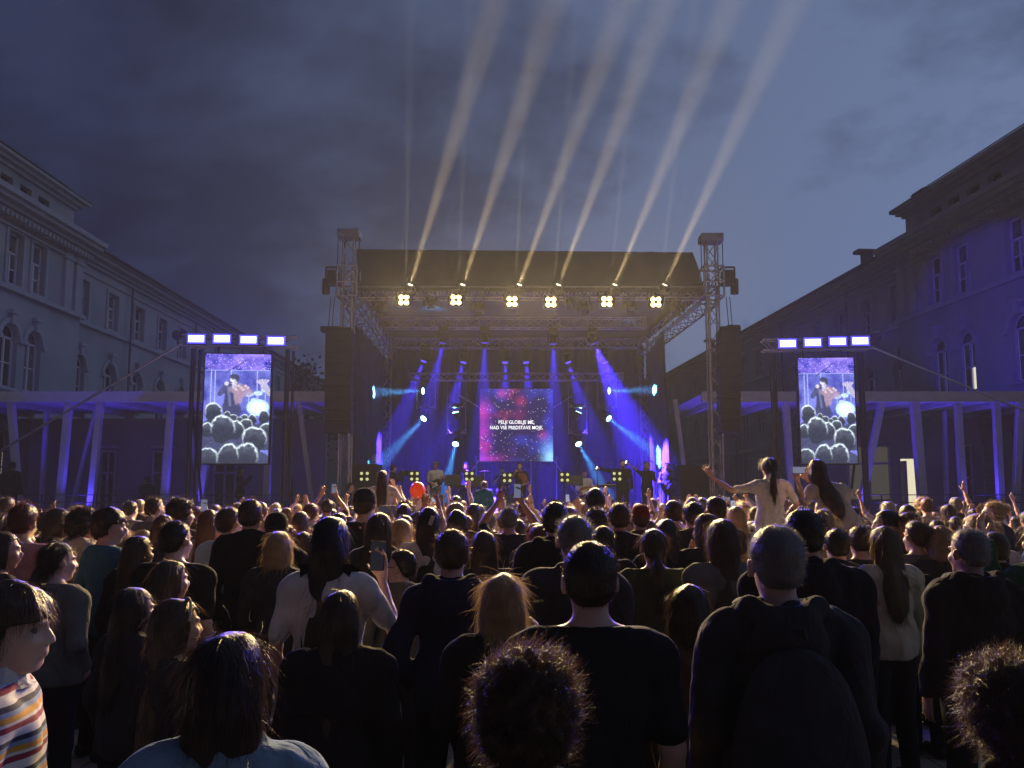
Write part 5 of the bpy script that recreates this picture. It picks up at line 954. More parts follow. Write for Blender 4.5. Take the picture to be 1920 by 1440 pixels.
for i in range(14):
    a0, a1 = math.pi * 2 * i / 14, math.pi * 2 * (i + 1) / 14; P = [(math.cos(a) * r * 1.0, math.sin(a) * r - .012, z) for a in (a0, a1) for r, z in ((.066, 1.53), (.082, 1.475), (.098, 1.468))]; m.add(P, [(0, 3, 4, 1), (1, 4, 5, 2)], True)
m.build('collar', CLM['white'], t)
pp(430, 1180, 1.85, 'xlong', 'dark', 'jacket', 'denim', 12, 'woman with long dark hair in pale denim jacket, bottom left', fem=True, sh=.95, arms=('down', ((.36, .0, 1.2), (.14, .2, 1.22), (-.8, .3, .2), (0, -.6, -.6), .5)))
HBW = pp(335, 1120, 3.31, 'xlong', 'brown', 'sweater', 'charcoal', -42, 'woman with straight brown hair and pale headband turned right', fem=True, sh=.9, yaw=-10)
pp(255, 1100, 3.83, 'long', 'black', 'jacket', 'charcoal', -30, 'woman with dark curly hair and hair clip behind the striped boy', fem=True, sh=.9, yaw=-12)
pp(112, 1015, 4.87, 'lowpony', 'dark', 'sweater', 'grey', -14, 'person in grey sweatshirt with low ponytail, left foreground', yaw=-25, wide=1.1, arms=('pocket', 'pocket'), lod=0)
pp(208, 953, 6.03, 'mop', 'dark', 'tee', 'teal', -35, 'young man in teal T-shirt looking right', yaw=-40)
pp(262, 1003, 5.68, 'long', 'dark', 'jacket', 'black', -15, 'woman with long dark wavy hair in front of the teal T-shirt', fem=True, yaw=-20)
pp(333, 975, 5.10, 'short', 'black', 'tee', 'black', -6, 'broad man in black T-shirt with thick dark hair, left', wide=1.15, sh=1.1, yaw=-15)
pp(322, 1048, 4.52, 'long', 'brown', 'sweater', 'charcoal', -28, 'short girl with parted brown hair before the broad man', fem=True, yaw=-20, sh=.85)
pp(8, 995, 5.10, 'long', 'dark', 'sweater', 'charcoal', -45, 'woman with dark hair and earring cut by the left edge', fem=True, yaw=-20)
pp(40, 976, 6.50, 'bob', 'blond', 'jacket', 'grey', -35, 'woman with blond bob clapping near the left edge', fem=True, arms=('clap', 'clap'))
pp(112, 952, 7.26, 'long', 'brown', 'sweater', 'black', -55, 'woman with long brown hair in profile, far left', fem=True, yaw=-10)
pp(160, 956, 6.82, 'curly', 'dark', 'hoodie', 'beige', -35, 'curly-haired man with glasses in beige hooded top', yaw=-25)
pp(292, 932, 9.50, 'short', 'brown', 'tee', 'grey', -12, 'man in grey T-shirt below the left screen gantry', yaw=-20)
pp(342, 938, 8.00, 'curly', 'dark', 'tee', 'charcoal', -20, 'man with curly hair and glasses below the left screen', yaw=-30)
t = pp(395, 955, 7.26, 'long', 'auburn', 'tee', 'cream', -10, 'woman with wavy reddish hair in cream T-shirt filming', fem=True, arms=('phone', 'down'), pants=cloth((.35, .3, .25))); phone(t, -1, 'phone', 'bright phone held by the reddish-haired woman in cream', .8)
pp(432, 950, 6.60, 'short', 'brown', 'tee', 'white', -8, 'man in white printed T-shirt left of the black jacket', yaw=-20)
pp(472, 935, 6.38, 'short', 'brown', 'jacket', 'black', -4, 'tall man in black jacket left of the blond bob', sh=1.05)
pp(525, 995, 5.57, 'bob', 'blond', 'jacket', 'charcoal', -6, 'woman with straight blond bob and dark jacket with shoulder strap', fem=True)
t = pp(520, 962, 6.50, 'short', 'black', 'jacket', 'black', -4, 'man in dark baseball cap turned backwards behind the blond bob'); CAPT = t
t = pp(622, 967, 4.06, 'xlong', 'black', 'tee', 'white', -6, 'woman in white blouse filming with raised phone', fem=True, wide=1.05, arms=('down', ((.3, .1, 1.2), (.2, .24, 1.43), (-.12, .05, 1), (-.3, -.85, 0), .5)))
phone(t, 1, ((.3, .1, 1.2), (.2, .24, 1.43), (-.12, .05, 1), (-.3, -.85, 0), .5), 'black phone held up by the woman in white blouse', .02)
WB = t
pp(640, 1105, 3.31, 'xlong', 'dark', 'jacket', 'black', 4, 'woman with long hair and black jacket in front of the white blouse', fem=True, wide=1.2, sh=1.05)
t = pp(752, 1030, 5.22, 'short', 'dark', 'jacket', 'khaki', 14, 'boy with glasses in khaki jacket looking left', yaw=58, sh=.9, arms=('pocket', 'pocket')); BG = t
pp(848, 990, 4.06, 'short', 'brown', 'hoodie', 'navy', 0, 'teenage boy in navy hooded sweatshirt with ears showing', arms=('pocket', 'pocket'), sh=.95)
pp(908, 994, 5.45, 'long', 'brown', 'sweater', 'charcoal', 4, 'woman with wavy brown hair right of the navy hood', fem=True)
pp(942, 1074, 3.25, 'bob', 'blond', 'jacket', 'black', 0, 'blond person with flipped bob and dark jacket', fem=True, arms=('front', ((.28, .1, 1.2), (.16, .2, 1.38), (.1, .1, 1), (-1, 0, 0), .8)))
t = pp(1105, 1012, 2.61, 'crop', 'dark', 'tee', 'black', 0, 'man in black T-shirt with short dark hair, front centre', sh=1.1, wide=1.1, skin=0); CM = t
pp(985, 1236, 1.72, 'fuzz', 'brown', 'jacket', 'black', 0, 'fuzzy curly head at the bottom centre', sh=.9)
pp(1076, 965, 4.18, 'short', 'grey', 'jacket', 'charcoal', 4, 'grey-haired man behind the front centre man', sh=1.1)
pp(1012, 982, 6.50, 'long', 'auburn', 'sweater', 'black', 0, 'woman with glowing auburn hair left of the grey-haired man', fem=True)
pp(1130, 985, 6.03, 'short', 'black', 'jacket', 'black', 2, 'dark-haired person just right of the grey-haired man')
pp(1225, 990, 5.22, 'lowpony', 'brown', 'sweater', 'olive', 0, 'woman with long fair ponytail and olive top', fem=True)
pp(1248, 972, 6.26, 'xlong', 'dark', 'jacket', 'black', -2, 'woman with long dark hair behind the ponytail', fem=True)
pp(1290, 1094, 3.42, 'bob', 'dark', 'sweater', 'brown', 0, 'short person with round dark bob and brown top', fem=True, arms=('front', 'front'))
pp(1352, 972, 4.99, 'xlong', 'brown', 'sweater', 'grey', 4, 'woman with long brown hair in grey sweater', fem=True, lod=0)
t = pp(1452, 983, 2.73, 'crop', 'grey', 'hoodie', 'charcoal', -4, 'man with cropped grey hair and grey backpack', sh=1.0, wide=1.05, skin=0); BP = t
pp(1503, 952, 3.94, 'short', 'black', 'hoodie', 'black', -6, 'large man in black hooded top behind the backpack man', wide=1.25, sh=1.2, yaw=6)
pp(1567, 990, 5.68, 'short', 'dark', 'jacket', 'black', -4, 'boy in dark jacket hugged by the woman in white', sh=.9, arms=('front', 'around'))
pp(1610, 985, 6.15, 'short', 'dark', 'tee', 'charcoal', -6, 'boy with ear showing right of the large man', sh=.85)
pp(1655, 985, 5.45, 'long', 'brown', 'sweater', 'cream', 8, 'woman in cream sweater with an arm round the boy', fem=True, arms=(((-.36, -.02, 1.36), (-.52, .05, 1.33), (-.9, .3, .1), (0, 0, -1), .5), 'down'))
pp(1716, 975, 6.15, 'bun', 'brown', 'sweater', 'grey', -4, 'woman with hair bun between the embracing friends', fem=True, yaw=20, arms=('around', 'down'))
pp(1762, 985, 6.03, 'bob', 'blond', 'sweater', 'charcoal', -4, 'person with blond bob left of the cropped grey man', fem=True)
pp(1812, 990, 4.29, 'crop', 'grey', 'hoodie', 'black', 4, 'man with cropped grey hair in black hooded top, right', sh=1.1, wide=1.12, lod=0, yaw=10)
t = pp(1950, 968, 4.64, 'long', 'dark', 'jacket', 'green', 10, 'person in green jacket filming at the right edge', lod=0, arms=(((-.27, .08, 1.35), (-.22, .2, 1.62), (-.1, .05, 1), (.4, -.8, 0), .5), 'down'))
pp(1885, 1248, 1.9, 'curly', 'brown', 'jacket', 'black', 6, 'curly brown head at the bottom right corner', fem=True)
pp(1700, 960, 6.82, 'short', 'brown', 'jacket', 'charcoal', 0, 'man looking down with swept brown hair, right', yaw=30)
pp(1830, 962, 6.60, 'long', 'blond', 'sweater', 'charcoal', 20, 'woman with fair hair and glasses, far right', fem=True, yaw=25)
pp(1660, 955, 6.93, 'long', 'black', 'jacket', 'charcoal', 40, 'pale woman with long black hair in profile facing left', fem=True, yaw=35)
pp(1600, 940, 8.50, 'short', 'grey', 'tee', 'charcoal', 0, 'bald man below the right screen', hair_='x') if False else pp(1700, 944, 8.25, 'bald', 'brown', 'jacket', 'grey', 0, 'bald-headed man below the lit doorway')
pp(1860, 940, 9.00, 'bun', 'blond', 'jacket', 'navy', 30, 'woman with fair bun in blue, far right', fem=True, yaw=30)
pp(1115, 914, 8.20, 'lowpony', 'black', 'tee', 'white', 0, 'tall woman with black ponytail in white T-shirt, centre', fem=True)
pp(1160, 942, 6.82, 'short', 'brown', 'jacket', 'black', 0, 'tall man in black jacket right of the white ponytail T-shirt')
pp(1200, 948, 7.92, 'short', 'auburn', 'jacket', 'charcoal', 0, 'person in red cap, centre right')
REDC = bpy.data.objects[-1] if False else None
t = pp(685, 917, 7.26, 'short', 'brown', 'tee', 'black', -4, 'man in cap and black T-shirt holding phone beside his face', arms=('down', 'phone'), yaw=-10); CAP2 = t; phone(t, 1, 'phone', 'phone held by the man in cap, left of centre', .05, wide=True)
pp(752, 972, 6.50, 'long', 'blond', 'sweater', 'beige', 0, 'woman with glowing curly blond hair, left of centre', fem=True)
pp(712, 960, 5.92, 'long', 'brown', 'jacket', 'charcoal', 0, 'woman with straight brown hair behind the raised phone', fem=True)
t = pp(805, 950, 6.26, 'xlong', 'dark', 'sweater', 'white', 0, 'woman with hair clip and white top with black bag', fem=True)
pp(858, 955, 7.26, 'long', 'dark', 'sweater', 'black', 0, 'woman with long dark hair behind the navy hood', fem=True)
pp(1262, 937, 8.00, 'short', 'brown', 'tee', 'beige', 0, 'man with light brown hair and beige T-shirt, right of centre')
pp(1300, 940, 7.26, 'short', 'dark', 'jacket', 'charcoal', 2, 'man with short dark hair and dark jacket, right of centre')
pp(1322, 962, 6.26, 'bob', 'brown', 'tee', 'charcoal', 0, 'woman touching her face beside the grey sweater', fem=True, arms=('face', 'down'), yaw=35)
pp(1380, 948, 8.25, 'long', 'blond', 'sweater', 'grey', 0, 'blond woman with long hair right of centre', fem=True)
pp(1340, 930, 7.70, 'short', 'dark', 'tee', 'charcoal', 4, 'man with dark hair filming below the right tower', yaw=15, arms=('phone', 'phone'))
# riders on shoulders
SIT = (((-.09, .02, .93), (-.15, .36, .86), (-.13, .30, .46), (-.13, .4, .42)), ((.09, .02, .93), (.15, .36, .86), (.13, .30, .46), (.13, .4, .42)))
def rider(u, v, d, sc, label, carrier, **k):
    t = pp(u, v, d, sc=sc, legs=SIT, label=label, group='people sitting on shoulders', **k); z = t.location.z + .84 * sc
    c = at(u, 900, d); PLACED.append((t.location.x, t.location.y, .3))
    ms = figure(dict(hair='short', top='tee', arms=('clap', 'clap')), 1, 77); s = (z - .03) / 1.53; assemble(ms, (t.location.x, t.location.y + .02), 0, s, carrier, 'people standing in the crowd', 'dark', 'charcoal'); return t
OUTL = ((-.44, .08, 1.36), (-.66, .14, 1.52), (-.5, .1, .9), (0, 1, 0), .12)
rider(1441, 857, 9.2, .95, 'girl in white top riding on shoulders with left arm stretched out', 'person carrying the girl with outstretched arm on shoulders', hair='lowpony', hc='dark', top='tee', tc='white', fem=True, arms=(OUTL, ((.3, -.05, 1.2), (.2, .12, 1.02), (-.5, .5, 0), (0, 0, -1), .4)), skin=0)
fa = ((-.2, .26, 1.28), (-.16, .34, 1.52), (-.2, .1, 1), (0, -1, 0), .5)
t = rider(1530, 860, 8.6, .97, 'girl leaning left and filming from someone\'s shoulders', 'person carrying the leaning girl on shoulders', hair='long', hc='brown', top='tee', tc='cream', fem=True, lean=(-.3, .12), arms=(fa, ((.16, .28, 1.3), (-.02, .36, 1.52), (-.3, .1, 1), (0, -1, 0), .5)), skin=0)
o = phone(t, -1, fa, 'phone held sideways by the leaning girl on shoulders', .3, wide=True); o.location.x -= .2
t = rider(718, 882, 12.0, .86, 'child with long hair in cream jacket on shoulders before the guitarist', 'person carrying the child in cream jacket on shoulders', hair='long', hc='brown', top='sweater', tc='cream', fem=True, arms=('down', 'phone'))
pp(786, 908, 13.5, 'short', 'blond', 'tee', 'white', -8, 'blond child lifted above the crowd left of the guitarist', z0=1.15, group='people sitting on shoulders')
pp(908, 902, 14, 'short', 'brown', 'jacket', 'teal', 0, 'child in blue jacket lifted above the crowd, centre', z0=1.1, group='people sitting on shoulders')
def headcap(t, m, sp, back=False, col='black'):
    hc = head_center(sp); Rm = Matrix([list(r) for r in ypr(sp.get('yaw', 0) + (180 if back else 0))]); c = Vector(hc) + Vector((0, -.012, .04))
    prof = [(.0, .105), (.04, .102), (.075, .083), (.094, .045), (.1, 0.0), (.1, -.012)]; m_ = MB(); P = MB().lathe((0, 0, 0), prof, 20).v
    k = MB().lathe((0, 0, 0), prof, 20); m_.add([c + Rm @ Vector((p[0] * .93, p[1] * 1.12, p[2])) for p in k.v], k.f, True); o = m_.build('cap', CLM[col], t)
    V = []; n = 9
    for i in range(n):
        a = R(35 + 110 * i / (n - 1)); V += [c + Rm @ Vector((math.cos(a) * .09, math.sin(a) * .105, -.005)), c + Rm @ Vector((math.cos(a) * .085, math.sin(a) * .105 + .07 * math.sin((a - R(35)) / R(110) * math.pi), -.018))]
    q = len(V); V += [v + Vector((0, 0, -.006)) for v in V]; f = []
    for i in range(n - 1): f += [(2 * i, 2 * i + 1, 2 * i + 3, 2 * i + 2), (q + 2 * i, q + 2 * i + 2, q + 2 * i + 3, q + 2 * i + 1), (2 * i + 1, q + 2 * i + 1, q + 2 * i + 3, 2 * i + 3)]
    MB().add(V, f).build('brim', CLM[col], o)
headcap(CAPT, None, {}, True); headcap(CAP2, None, dict(yaw=-10), False, 'charcoal')
for o in COL.objects:
    if o.get('label') == 'person in red cap, centre right': headcap(o, None, {}, False, 'red')
def glasses(t, sp):
    hc = head_center(sp); Rh = ypr(sp.get('yaw', 0)); H = lambda *p: Vector(hc + Rh @ np.array(p)); m = MB()
    for s in (-1, 1):
        ring = [H(s * .033 + .024 * math.cos(a), .108, .0 + .018 * math.sin(a)) for a in [2 * math.pi * i / 12 for i in range(13)]]; m.tube(ring, .0025, 5); m.cyl(H(s * .057, .106, .006), H(s * .08, 0.0, .008), .0025, n=5).cyl(H(s * .08, 0, .008), H(s * .078, -.02, -.012), .0025, n=5)
    m.cyl(H(-.01, .11, .004), H(.01, .11, .004), .0025, n=5); m.build('glasses', blk, t)
glasses(BG, dict(yaw=58)); glasses(CM, {})
k_ = MB(); sp_ = dict(yaw=-10); hc_ = head_center(sp_); Rh_ = ypr(-10); k_.tube([Vector(hc_ + Rh_ @ np.array((.092 * math.cos(a), .025 + .02 * math.sin(a), .03 + .098 * math.sin(a)))) for a in [math.pi * i / 16 for i in range(17)]], .007, 6); k_.build('headband', CLM['cream'], HBW)
for o in list(COL.objects):
    if str(o.get('label', '')).startswith('woman with hair clip and white'): MB().rbox((.03, -.118, 1.66), (.03, .02, .07), .006, Matrix.Rotation(.35, 3, 'Y')).build('hair_clip', CLM['cream'], o)
# bags
def backpack(t, label, col, sc=1.0, z=1.2, y=-.2, w=.3, h=.46):
    o = thing('backpack', label, 'backpack', t.location + Vector((0, 0, 0)), t.rotation_euler.z, 'bags worn on the back'); o.scale = t.scale; m = CLM[col]
    g = Grid(np.arange(-w, w, .014), np.arange(y - .16, y + .16, .014), np.arange(z - h, z + h, .014)); g.ell((0, y, z - .02), (w / 2, .09, h / 2), .02); g.ell((0, y, z - h * .2), (w / 2 * 1.04, .1, h * .32), .06); g.ell((0, y - .06, z - h * .22), (w * .38, .06, h * .2), .015); wrinkle(g, .004, 3, 20); obj('pack', npmesh('pack', *g.nets()), m, o)
    for s in (-1, 1):
        pts = [Vector((s * w * .3, y + .06, z + h * .42)), Vector((s * .1, -.06, 1.53)), Vector((s * .125, .04, 1.49)), Vector((s * .15, .13, 1.36))]; k = MB()
        for a, b in zip(pts[:-1], pts[1:]):
            d = (b - a).normalized(); sx = Vector((.028, 0, 0)); k.add([a - sx, a + sx, b + sx, b - sx], [(0, 1, 2, 3)]); nn = d.cross(Vector((1, 0, 0))) * .012; k.add([a - sx + nn, a + sx + nn, b + sx + nn, b - sx + nn], [(3, 2, 1, 0)])
        k.build('strap', m, o)
    MB().tube([Vector((-.03, y, z + h * .5)), Vector((-.02, y, z + h * .57)), Vector((.02, y, z + h * .57)), Vector((.03, y, z + h * .5))], .008).build('handle', m, o)
backpack(BP, 'soft dark grey backpack on the man with cropped grey hair', 'charcoal', w=.36, h=.52, z=1.16, y=-.2)
backpack(WB, 'small black backpack on the woman in white blouse', 'black', w=.22, h=.28, z=1.0, y=-.17)
# ---------------------------------------------------------------- onlookers on the terraces
pp(24, 866, 26.0, 'short', 'black', 'jacket', 'black', 10, 'dark figure standing on the terrace at the far left', z0=TZ, group='onlookers on the terraces')
pp(452, 876, 26.6, 'short', 'black', 'jacket', 'black', -70, 'dark figure in profile below the left screen', z0=TZ, group='onlookers on the terraces', arms=('down', 'phone'))
pp(276, 893, 27.5, 'bun', 'dark', 'jacket', 'charcoal', 60, 'dim figure behind the canopy columns, left', z0=.6, group='onlookers on the terraces')
# ---------------------------------------------------------------- fill of the crowd
POSES = [dict(hair='short', top='tee', roll=4), dict(hair='short', top='jacket', arms=('pocket', 'pocket')), dict(hair='long', top='sweater', fem=True, roll=-9), dict(hair='xlong', top='tee', fem=True, arms=('down', 'phone')), dict(hair='short', top='hoodie', arms=('front', 'front')), dict(hair='pony', top='tee', fem=True, roll=-5, yaw=-15, lean=(.03, 0)),
         dict(hair='mop', top='tee', arms=('down', 'up')), dict(hair='long', top='jacket', fem=True, arms=('clap', 'clap')), dict(hair='bob', top='sweater', fem=True, roll=8, yaw=12), dict(hair='curly', top='jacket'), dict(hair='short', top='tee', arms=('high', 'high')), dict(hair='long', top='tee', fem=True, arms=('wave', 'down')), dict(hair='buzz', top='jacket', wide=1.1, sh=1.05, roll=-4, pitch=8), dict(hair='bun', top='sweater', fem=True, arms=('down', 'high')),
         dict(hair='long', top='sweater', fem=True, yaw=25), dict(hair='short', top='tee', yaw=-25)]
VAR = [figure(p, 2, 500 + i) for i, p in enumerate(POSES)]
HS = {'short': 'short', 'mop': 'tousled', 'buzz': 'cropped', 'curly': 'curly', 'long': 'long', 'xlong': 'very long', 'pony': 'ponytailed', 'bob': 'bobbed', 'bun': 'pinned-up'}
hk = ['black', 'dark', 'dark', 'brown', 'brown', 'brown', 'blond', 'auburn', 'blond', 'grey']; tk = ['black', 'black', 'charcoal', 'charcoal', 'navy', 'grey', 'white', 'cream', 'beige', 'olive', 'brown', 'blue', 'pink']
rr = random.Random(5); auto = []
def zone(u): return ('near the left edge', 'below the left screen', 'below the left line array', 'below the guitarist', 'below the centre screen', 'below the right singers', 'below the right tower', 'below the right screen', 'near the right edge')[sum(u > k for k in (330, 560, 700, 860, 1040, 1240, 1400, 1640))]
d = 5.4; row = 0
while d < 20.5:
    half = d * .70; sx = .50 + .009 * d; x = -half + rr.random() * sx
    while x < half:
        X, Y = x + rr.uniform(-.15, .15), d + rr.uniform(-.25, .25); x += sx
        if any((X - a) ** 2 + (Y - b) ** 2 < (r_ + .24) ** 2 for a, b, r_ in PLACED): continue
        u = px((X, Y, 1.7))[0]
        if d > 15.5 and (u < 470 or u > 1560): continue
        if d > 13 and u < 200: continue
        centre = 500 < u < 1500 and d > 8; k = rr.randrange(len(POSES))
        if not centre and POSES[k].get('arms', ('', ''))[1] in ('up', 'high') and rr.random() < .7: k = rr.choice((0, 1, 2, 4, 8, 12))
        PLACED.append((X, Y, .2)); auto.append((X, Y, u, k, rr.choice(hk), rr.choice(tk), rr.uniform(.87, 1.055) * (.96 if POSES[k].get('fem') else 1.0), rr.choice((1, 1, 1, 2.6)) * rr.uniform(-15, 15) - u / 1920 * -10 - 5))
    d += .36 + .048 * d; row += 1
lab = {}
for a in auto:
    dd = 'middle rows' if a[1] < 8 else 'far rows' if a[1] < 13 else 'front rows'; L_ = 'person, %s %s hair, %s top, %s %s' % (HS[POSES[a[3]]['hair']], a[4], a[5], dd, zone(a[2])); lab.setdefault(L_, []).append(a)
OR = ('first', 'second', 'third', 'fourth', 'fifth', 'sixth')
for L_, xs in lab.items():
    xs.sort(key=lambda q: q[2])
    for i, a in enumerate(xs):
        t = assemble(VAR[a[3]], a[:2], a[7], a[6], L_ + (', %s from left' % OR[min(i, 5)] if len(xs) > 1 else ''), 'people standing in the crowd', a[4], a[5], rr.randrange(3), rr.randrange(3))
        ar = POSES[a[3]].get('arms', ('', ''))
        if ar[1] in ('phone', 'high') and rr.random() < .6: phone(t, 1, ar[1], 'phone of ' + t['label'].replace(' rows', '').replace(' from left', '').replace(' hair', ''), rr.choice((.0, .05, .25, .6)), wide=rr.random() < .4)
print('CROWD', len(auto) + PN[0])
# ================================================================ band and instruments
BAND = 'band members on stage'
def mic_stand(u, Y, label, boom=0.0, h=1.5):
    p = at(u, 900, Y); t = thing('microphone_stand', label, 'microphone stand', (p.x, Y, SZ), 0, 'microphone stands')
    MB().cyl((0, 0, 0), (0, 0, h), .012).build('pole', blk, t)
    for a in range(3): MB().cyl((0, 0, .12), (.3 * math.cos(a * 2.094), .3 * math.sin(a * 2.094), .01), .01).build('leg', blk, t)
    e = Vector((boom, -.05, h + abs(boom) * .5)); MB().cyl((-boom * .4, 0, h - abs(boom) * .2), e, .009).build('boom', blk, t)
    MB().cyl(e, e + Vector((.1 if boom >= 0 else -.1, -.06, -.05)), .014, .022).build('microphone', rub, t)
def guitar(t_loc, rz, z, label, col, tilt=25):
    o = thing('guitar', label, 'guitar', (t_loc[0], t_loc[1], z), R(rz), 'guitars'); o.rotation_euler = (0, R(tilt), R(rz))
    out = [(math.cos(a) * (.2 + .03 * math.cos(2 * a)) , math.sin(a) * (.155 - .035 * math.cos(2 * a) ** 2 + .015 * math.cos(a))) for a in [2 * math.pi * i / 28 for i in range(28)]]; m = MB(); n = len(out)
    m.add([(x, y0, z_) for y0 in (-.02, .025) for x, z_ in out], [tuple(range(n)), tuple(range(2 * n - 1, n - 1, -1))] + [(i, n + i, n + (i + 1) % n, (i + 1) % n) for i in range(n)]); m.build('body', mat('guitar ' + col, {'black': (.012, .012, .012), 'sunburst': (.3, .1, .02)}[col], .15, 0, .1), o)
    MB().box((-.45, .028, .0), (.56, .02, .05)).build('neck', mat('guitar neck', (.2, .1, .05), .4), o); MB().box((-.8, .028, .0), (.16, .018, .08)).build('headstock', rub, o)
    MB().rbox((.04, .03, -.03), (.2, .012, .13), .004).build('pickguard', cwhite, o); MB().box((.12, .035, 0), (.03, .012, .09)).build('bridge', alu, o); return o
PLAY = (((-.3, .1, 1.12), (-.34, .3, 1.18), (-.2, .5, .8), (0, -.5, .3), .7), ((.27, .0, 1.13), (.08, .24, 1.08), (-.8, .3, -.4), (0, -.8, -.3), .6))
def musician(u, v, Y, label, hair, hc, top, tc, rz=180, **k): return pp(u, v, Y, hair, hc, top, tc, rz, label, group=BAND, z0=k.pop('z0', SZ), **k)
t = musician(817, 865, 25.5, 'guitarist in white T-shirt and cap, left on stage', 'short', 'dark', 'tee', 'white', 168, arms=PLAY, pants=cloth((.5, .5, .5)), yaw=20); headcap(t, None, dict(yaw=20), False, 'grey')
guitar((t.location.x + .02, t.location.y - .23), 168, SZ + 1.05, 'black electric guitar with white pickguard played by the left guitarist', 'black')
t = musician(872, 867, 26.8, 'keyboard player in dark shirt left of the video wall', 'short', 'black', 'tee', 'black', 172, arms=(((-.25, .05, 1.15), (-.14, .3, 1.08), (0, 1, -.2), (0, 0, -1), .4), ((.25, .05, 1.15), (.14, .3, 1.08), (0, 1, -.2), (0, 0, -1), .4)), pitch=-12)
def keyboard(u, Y, label, w=1.1):
    p = at(u, 900, Y); t = thing('keyboard', label, 'keyboard', (p.x, Y, SZ), 0, 'keyboards on stands'); MB().rbox((0, 0, .98), (w, .32, .09), .02).build('case', rub, t); ks = MB()
    for i in range(28): MB().box((-w * .46 + i * w * .92 / 27, .05, 1.032), (w * .92 / 28 - .004, .14, .012)).build('key', cwhite, t)
    for s in (-1, 1): MB().cyl((-s * .3, -.1, 0), (s * .3, -.1, .93), .016).build('stand_leg', blk, t); MB().cyl((-s * .3, .12, 0), (s * .3, .12, .93), .016).build('stand_leg', blk, t)
keyboard(872, 26.3, 'keyboard in front of the dark-shirted player'); keyboard(1150, 26.0, 'keyboard at the right side of the stage', .95)
DRS = (((-.26, .08, 1.14), (-.08, .26, 1.02), (.4, .5, 0), (0, 0, -1), .5), ((.3, .1, 1.2), (.13, .17, 1.43), (-.4, -.1, .9), (-.5, -.5, 0), 1.0))
t = musician(975, 867, 24.0, 'singer in dark dress with orange shawl singing into microphone', 'short', 'dark', 'tee', 'black', 172, fem=True, arms=DRS, yaw=-15)
g = Grid(np.arange(-.3, .3, .02), np.arange(-.1, .3, .02), np.arange(.95, 1.5, .02)); g.ell((-.1, .13, 1.3), (.13, .06, .1), .03); g.ell((-.16, .14, 1.18), (.1, .06, .14), .03); g.ell((-.02, .14, 1.36), (.1, .05, .06), .03); wrinkle(g, .012, 4, 40); obj('shawl', npmesh('shawl', *g.nets()), cloth((.35, .12, .07)), t)
bpy.context.view_layer.update(); w0 = t.matrix_world @ Vector((.06, .16, 1.51)); w1 = t.matrix_world @ Vector((.01, .13, 1.57)); o = thing('microphone', 'handheld microphone at the singer\'s mouth', 'microphone', w0); MB().cyl((0, 0, 0), w1 - w0, .016, .02).build('handle', rub, o); MB().lathe(w1 - w0, [(0, -.028), (.02, -.02), (.028, 0), (.02, .02), (0, .028)], 12).build('grille', alu, o)
# drum kit
p = at(928, 900, 27.4); t = thing('drum_kit', 'drum kit with cymbals behind the singer', 'drum kit', (p.x, 27.4, SZ)); dm = mat('drum shell', (.05, .05, .07), .25, .2, .1); skin_ = mat('drum head', (.65, .65, .66), .5)
RX = Matrix.Rotation(R(90), 3, 'X'); MB().lathe((0, -.1, .32), [(.3, -.2), (.31, -.2), (.31, .2), (.3, .2)], 24, RX).build('bass_drum', dm, t); MB().lathe((0, -.31, .32), [(0, 0), (.3, 0)], 24, RX).build('bass_head', skin_, t)
for x, y, z, r_, h in ((-.25, -.1, .8, .16, .2), (.2, -.1, .8, .16, .2), (.6, .15, .55, .2, .35), (-.55, .15, .62, .18, .14)): d_ = MB().lathe((x, y, z), [(r_ - .01, -h / 2), (r_, -h / 2), (r_, h / 2), (r_ - .01, h / 2)], 18).build('tom', dm, t); MB().lathe((x, y, z + h / 2 - .005), [(0, 0), (r_, 0)], 18).build('head', skin_, d_)
for x, y, z in ((-.75, -.05, 1.3), (.75, -.05, 1.35), (-.35, -.2, 1.5), (.95, .2, 1.1), (-.95, .2, 1.0)): c_ = MB().lathe((x, y, z), [(0, .03), (.03, .025), (.1, .008), (.22, -.006)], 20, None).build('cymbal', mat('brass', (.55, .38, .12), .3, .9), t); MB().cyl((x, y, 0), (x, y, z), .012).build('stand', alu, c_)
musician(940, 876, 28.3, 'drummer behind the drum kit', 'short', 'dark', 'tee', 'charcoal', 180, z0=.95, arms=('front', 'clap'))
SITB = (((-.09, .02, .93), (-.16, .42, .92), (-.15, .40, .5), (-.15, .5, .44)), ((.09, .02, .93), (.16, .42, .92), (.15, .40, .5), (.15, .5, .44)))
t = musician(1096, 881, 26.4, 'seated guitarist in pale striped shirt, right of the screen', 'buzz', 'dark', 'sweater', 'white', 185, sc=1.0, legs=SITB, arms=PLAY, pitch=-18); zs = t.location.z
guitar((t.location.x, t.location.y - .25), 185, zs + 1.08, 'sunburst guitar played by the seated guitarist', 'sunburst', 18)
o = thing('stool', 'black round stool under the seated guitarist', 'stool', (t.location.x, t.location.y, SZ)); hs = zs + .84 - SZ; MB().cyl((0, 0, hs - .06), (0, 0, hs), .18, n=20).build('seat', rub, o)
for a in range(4): MB().cyl((.08 * math.cos(a * 1.571), .08 * math.sin(a * 1.571), hs - .05), (.2 * math.cos(a * 1.571), .2 * math.sin(a * 1.571), 0), .014).build('leg', alu, o)
A1 = ((.46, .1, 1.42), (.70, .18, 1.48), (.9, .1, .2), (0, 0, -1), .5); A2 = ((.36, .12, 1.52), (.55, .2, 1.68), (.8, .1, .5), (0, 0, -1), .5)
t = musician(1168, 862, 25.0, 'bearded singer in black with right arm stretched out holding a light', 'short', 'black', 'sweater', 'black', 176, arms=('down', A1), yaw=10); t1 = t
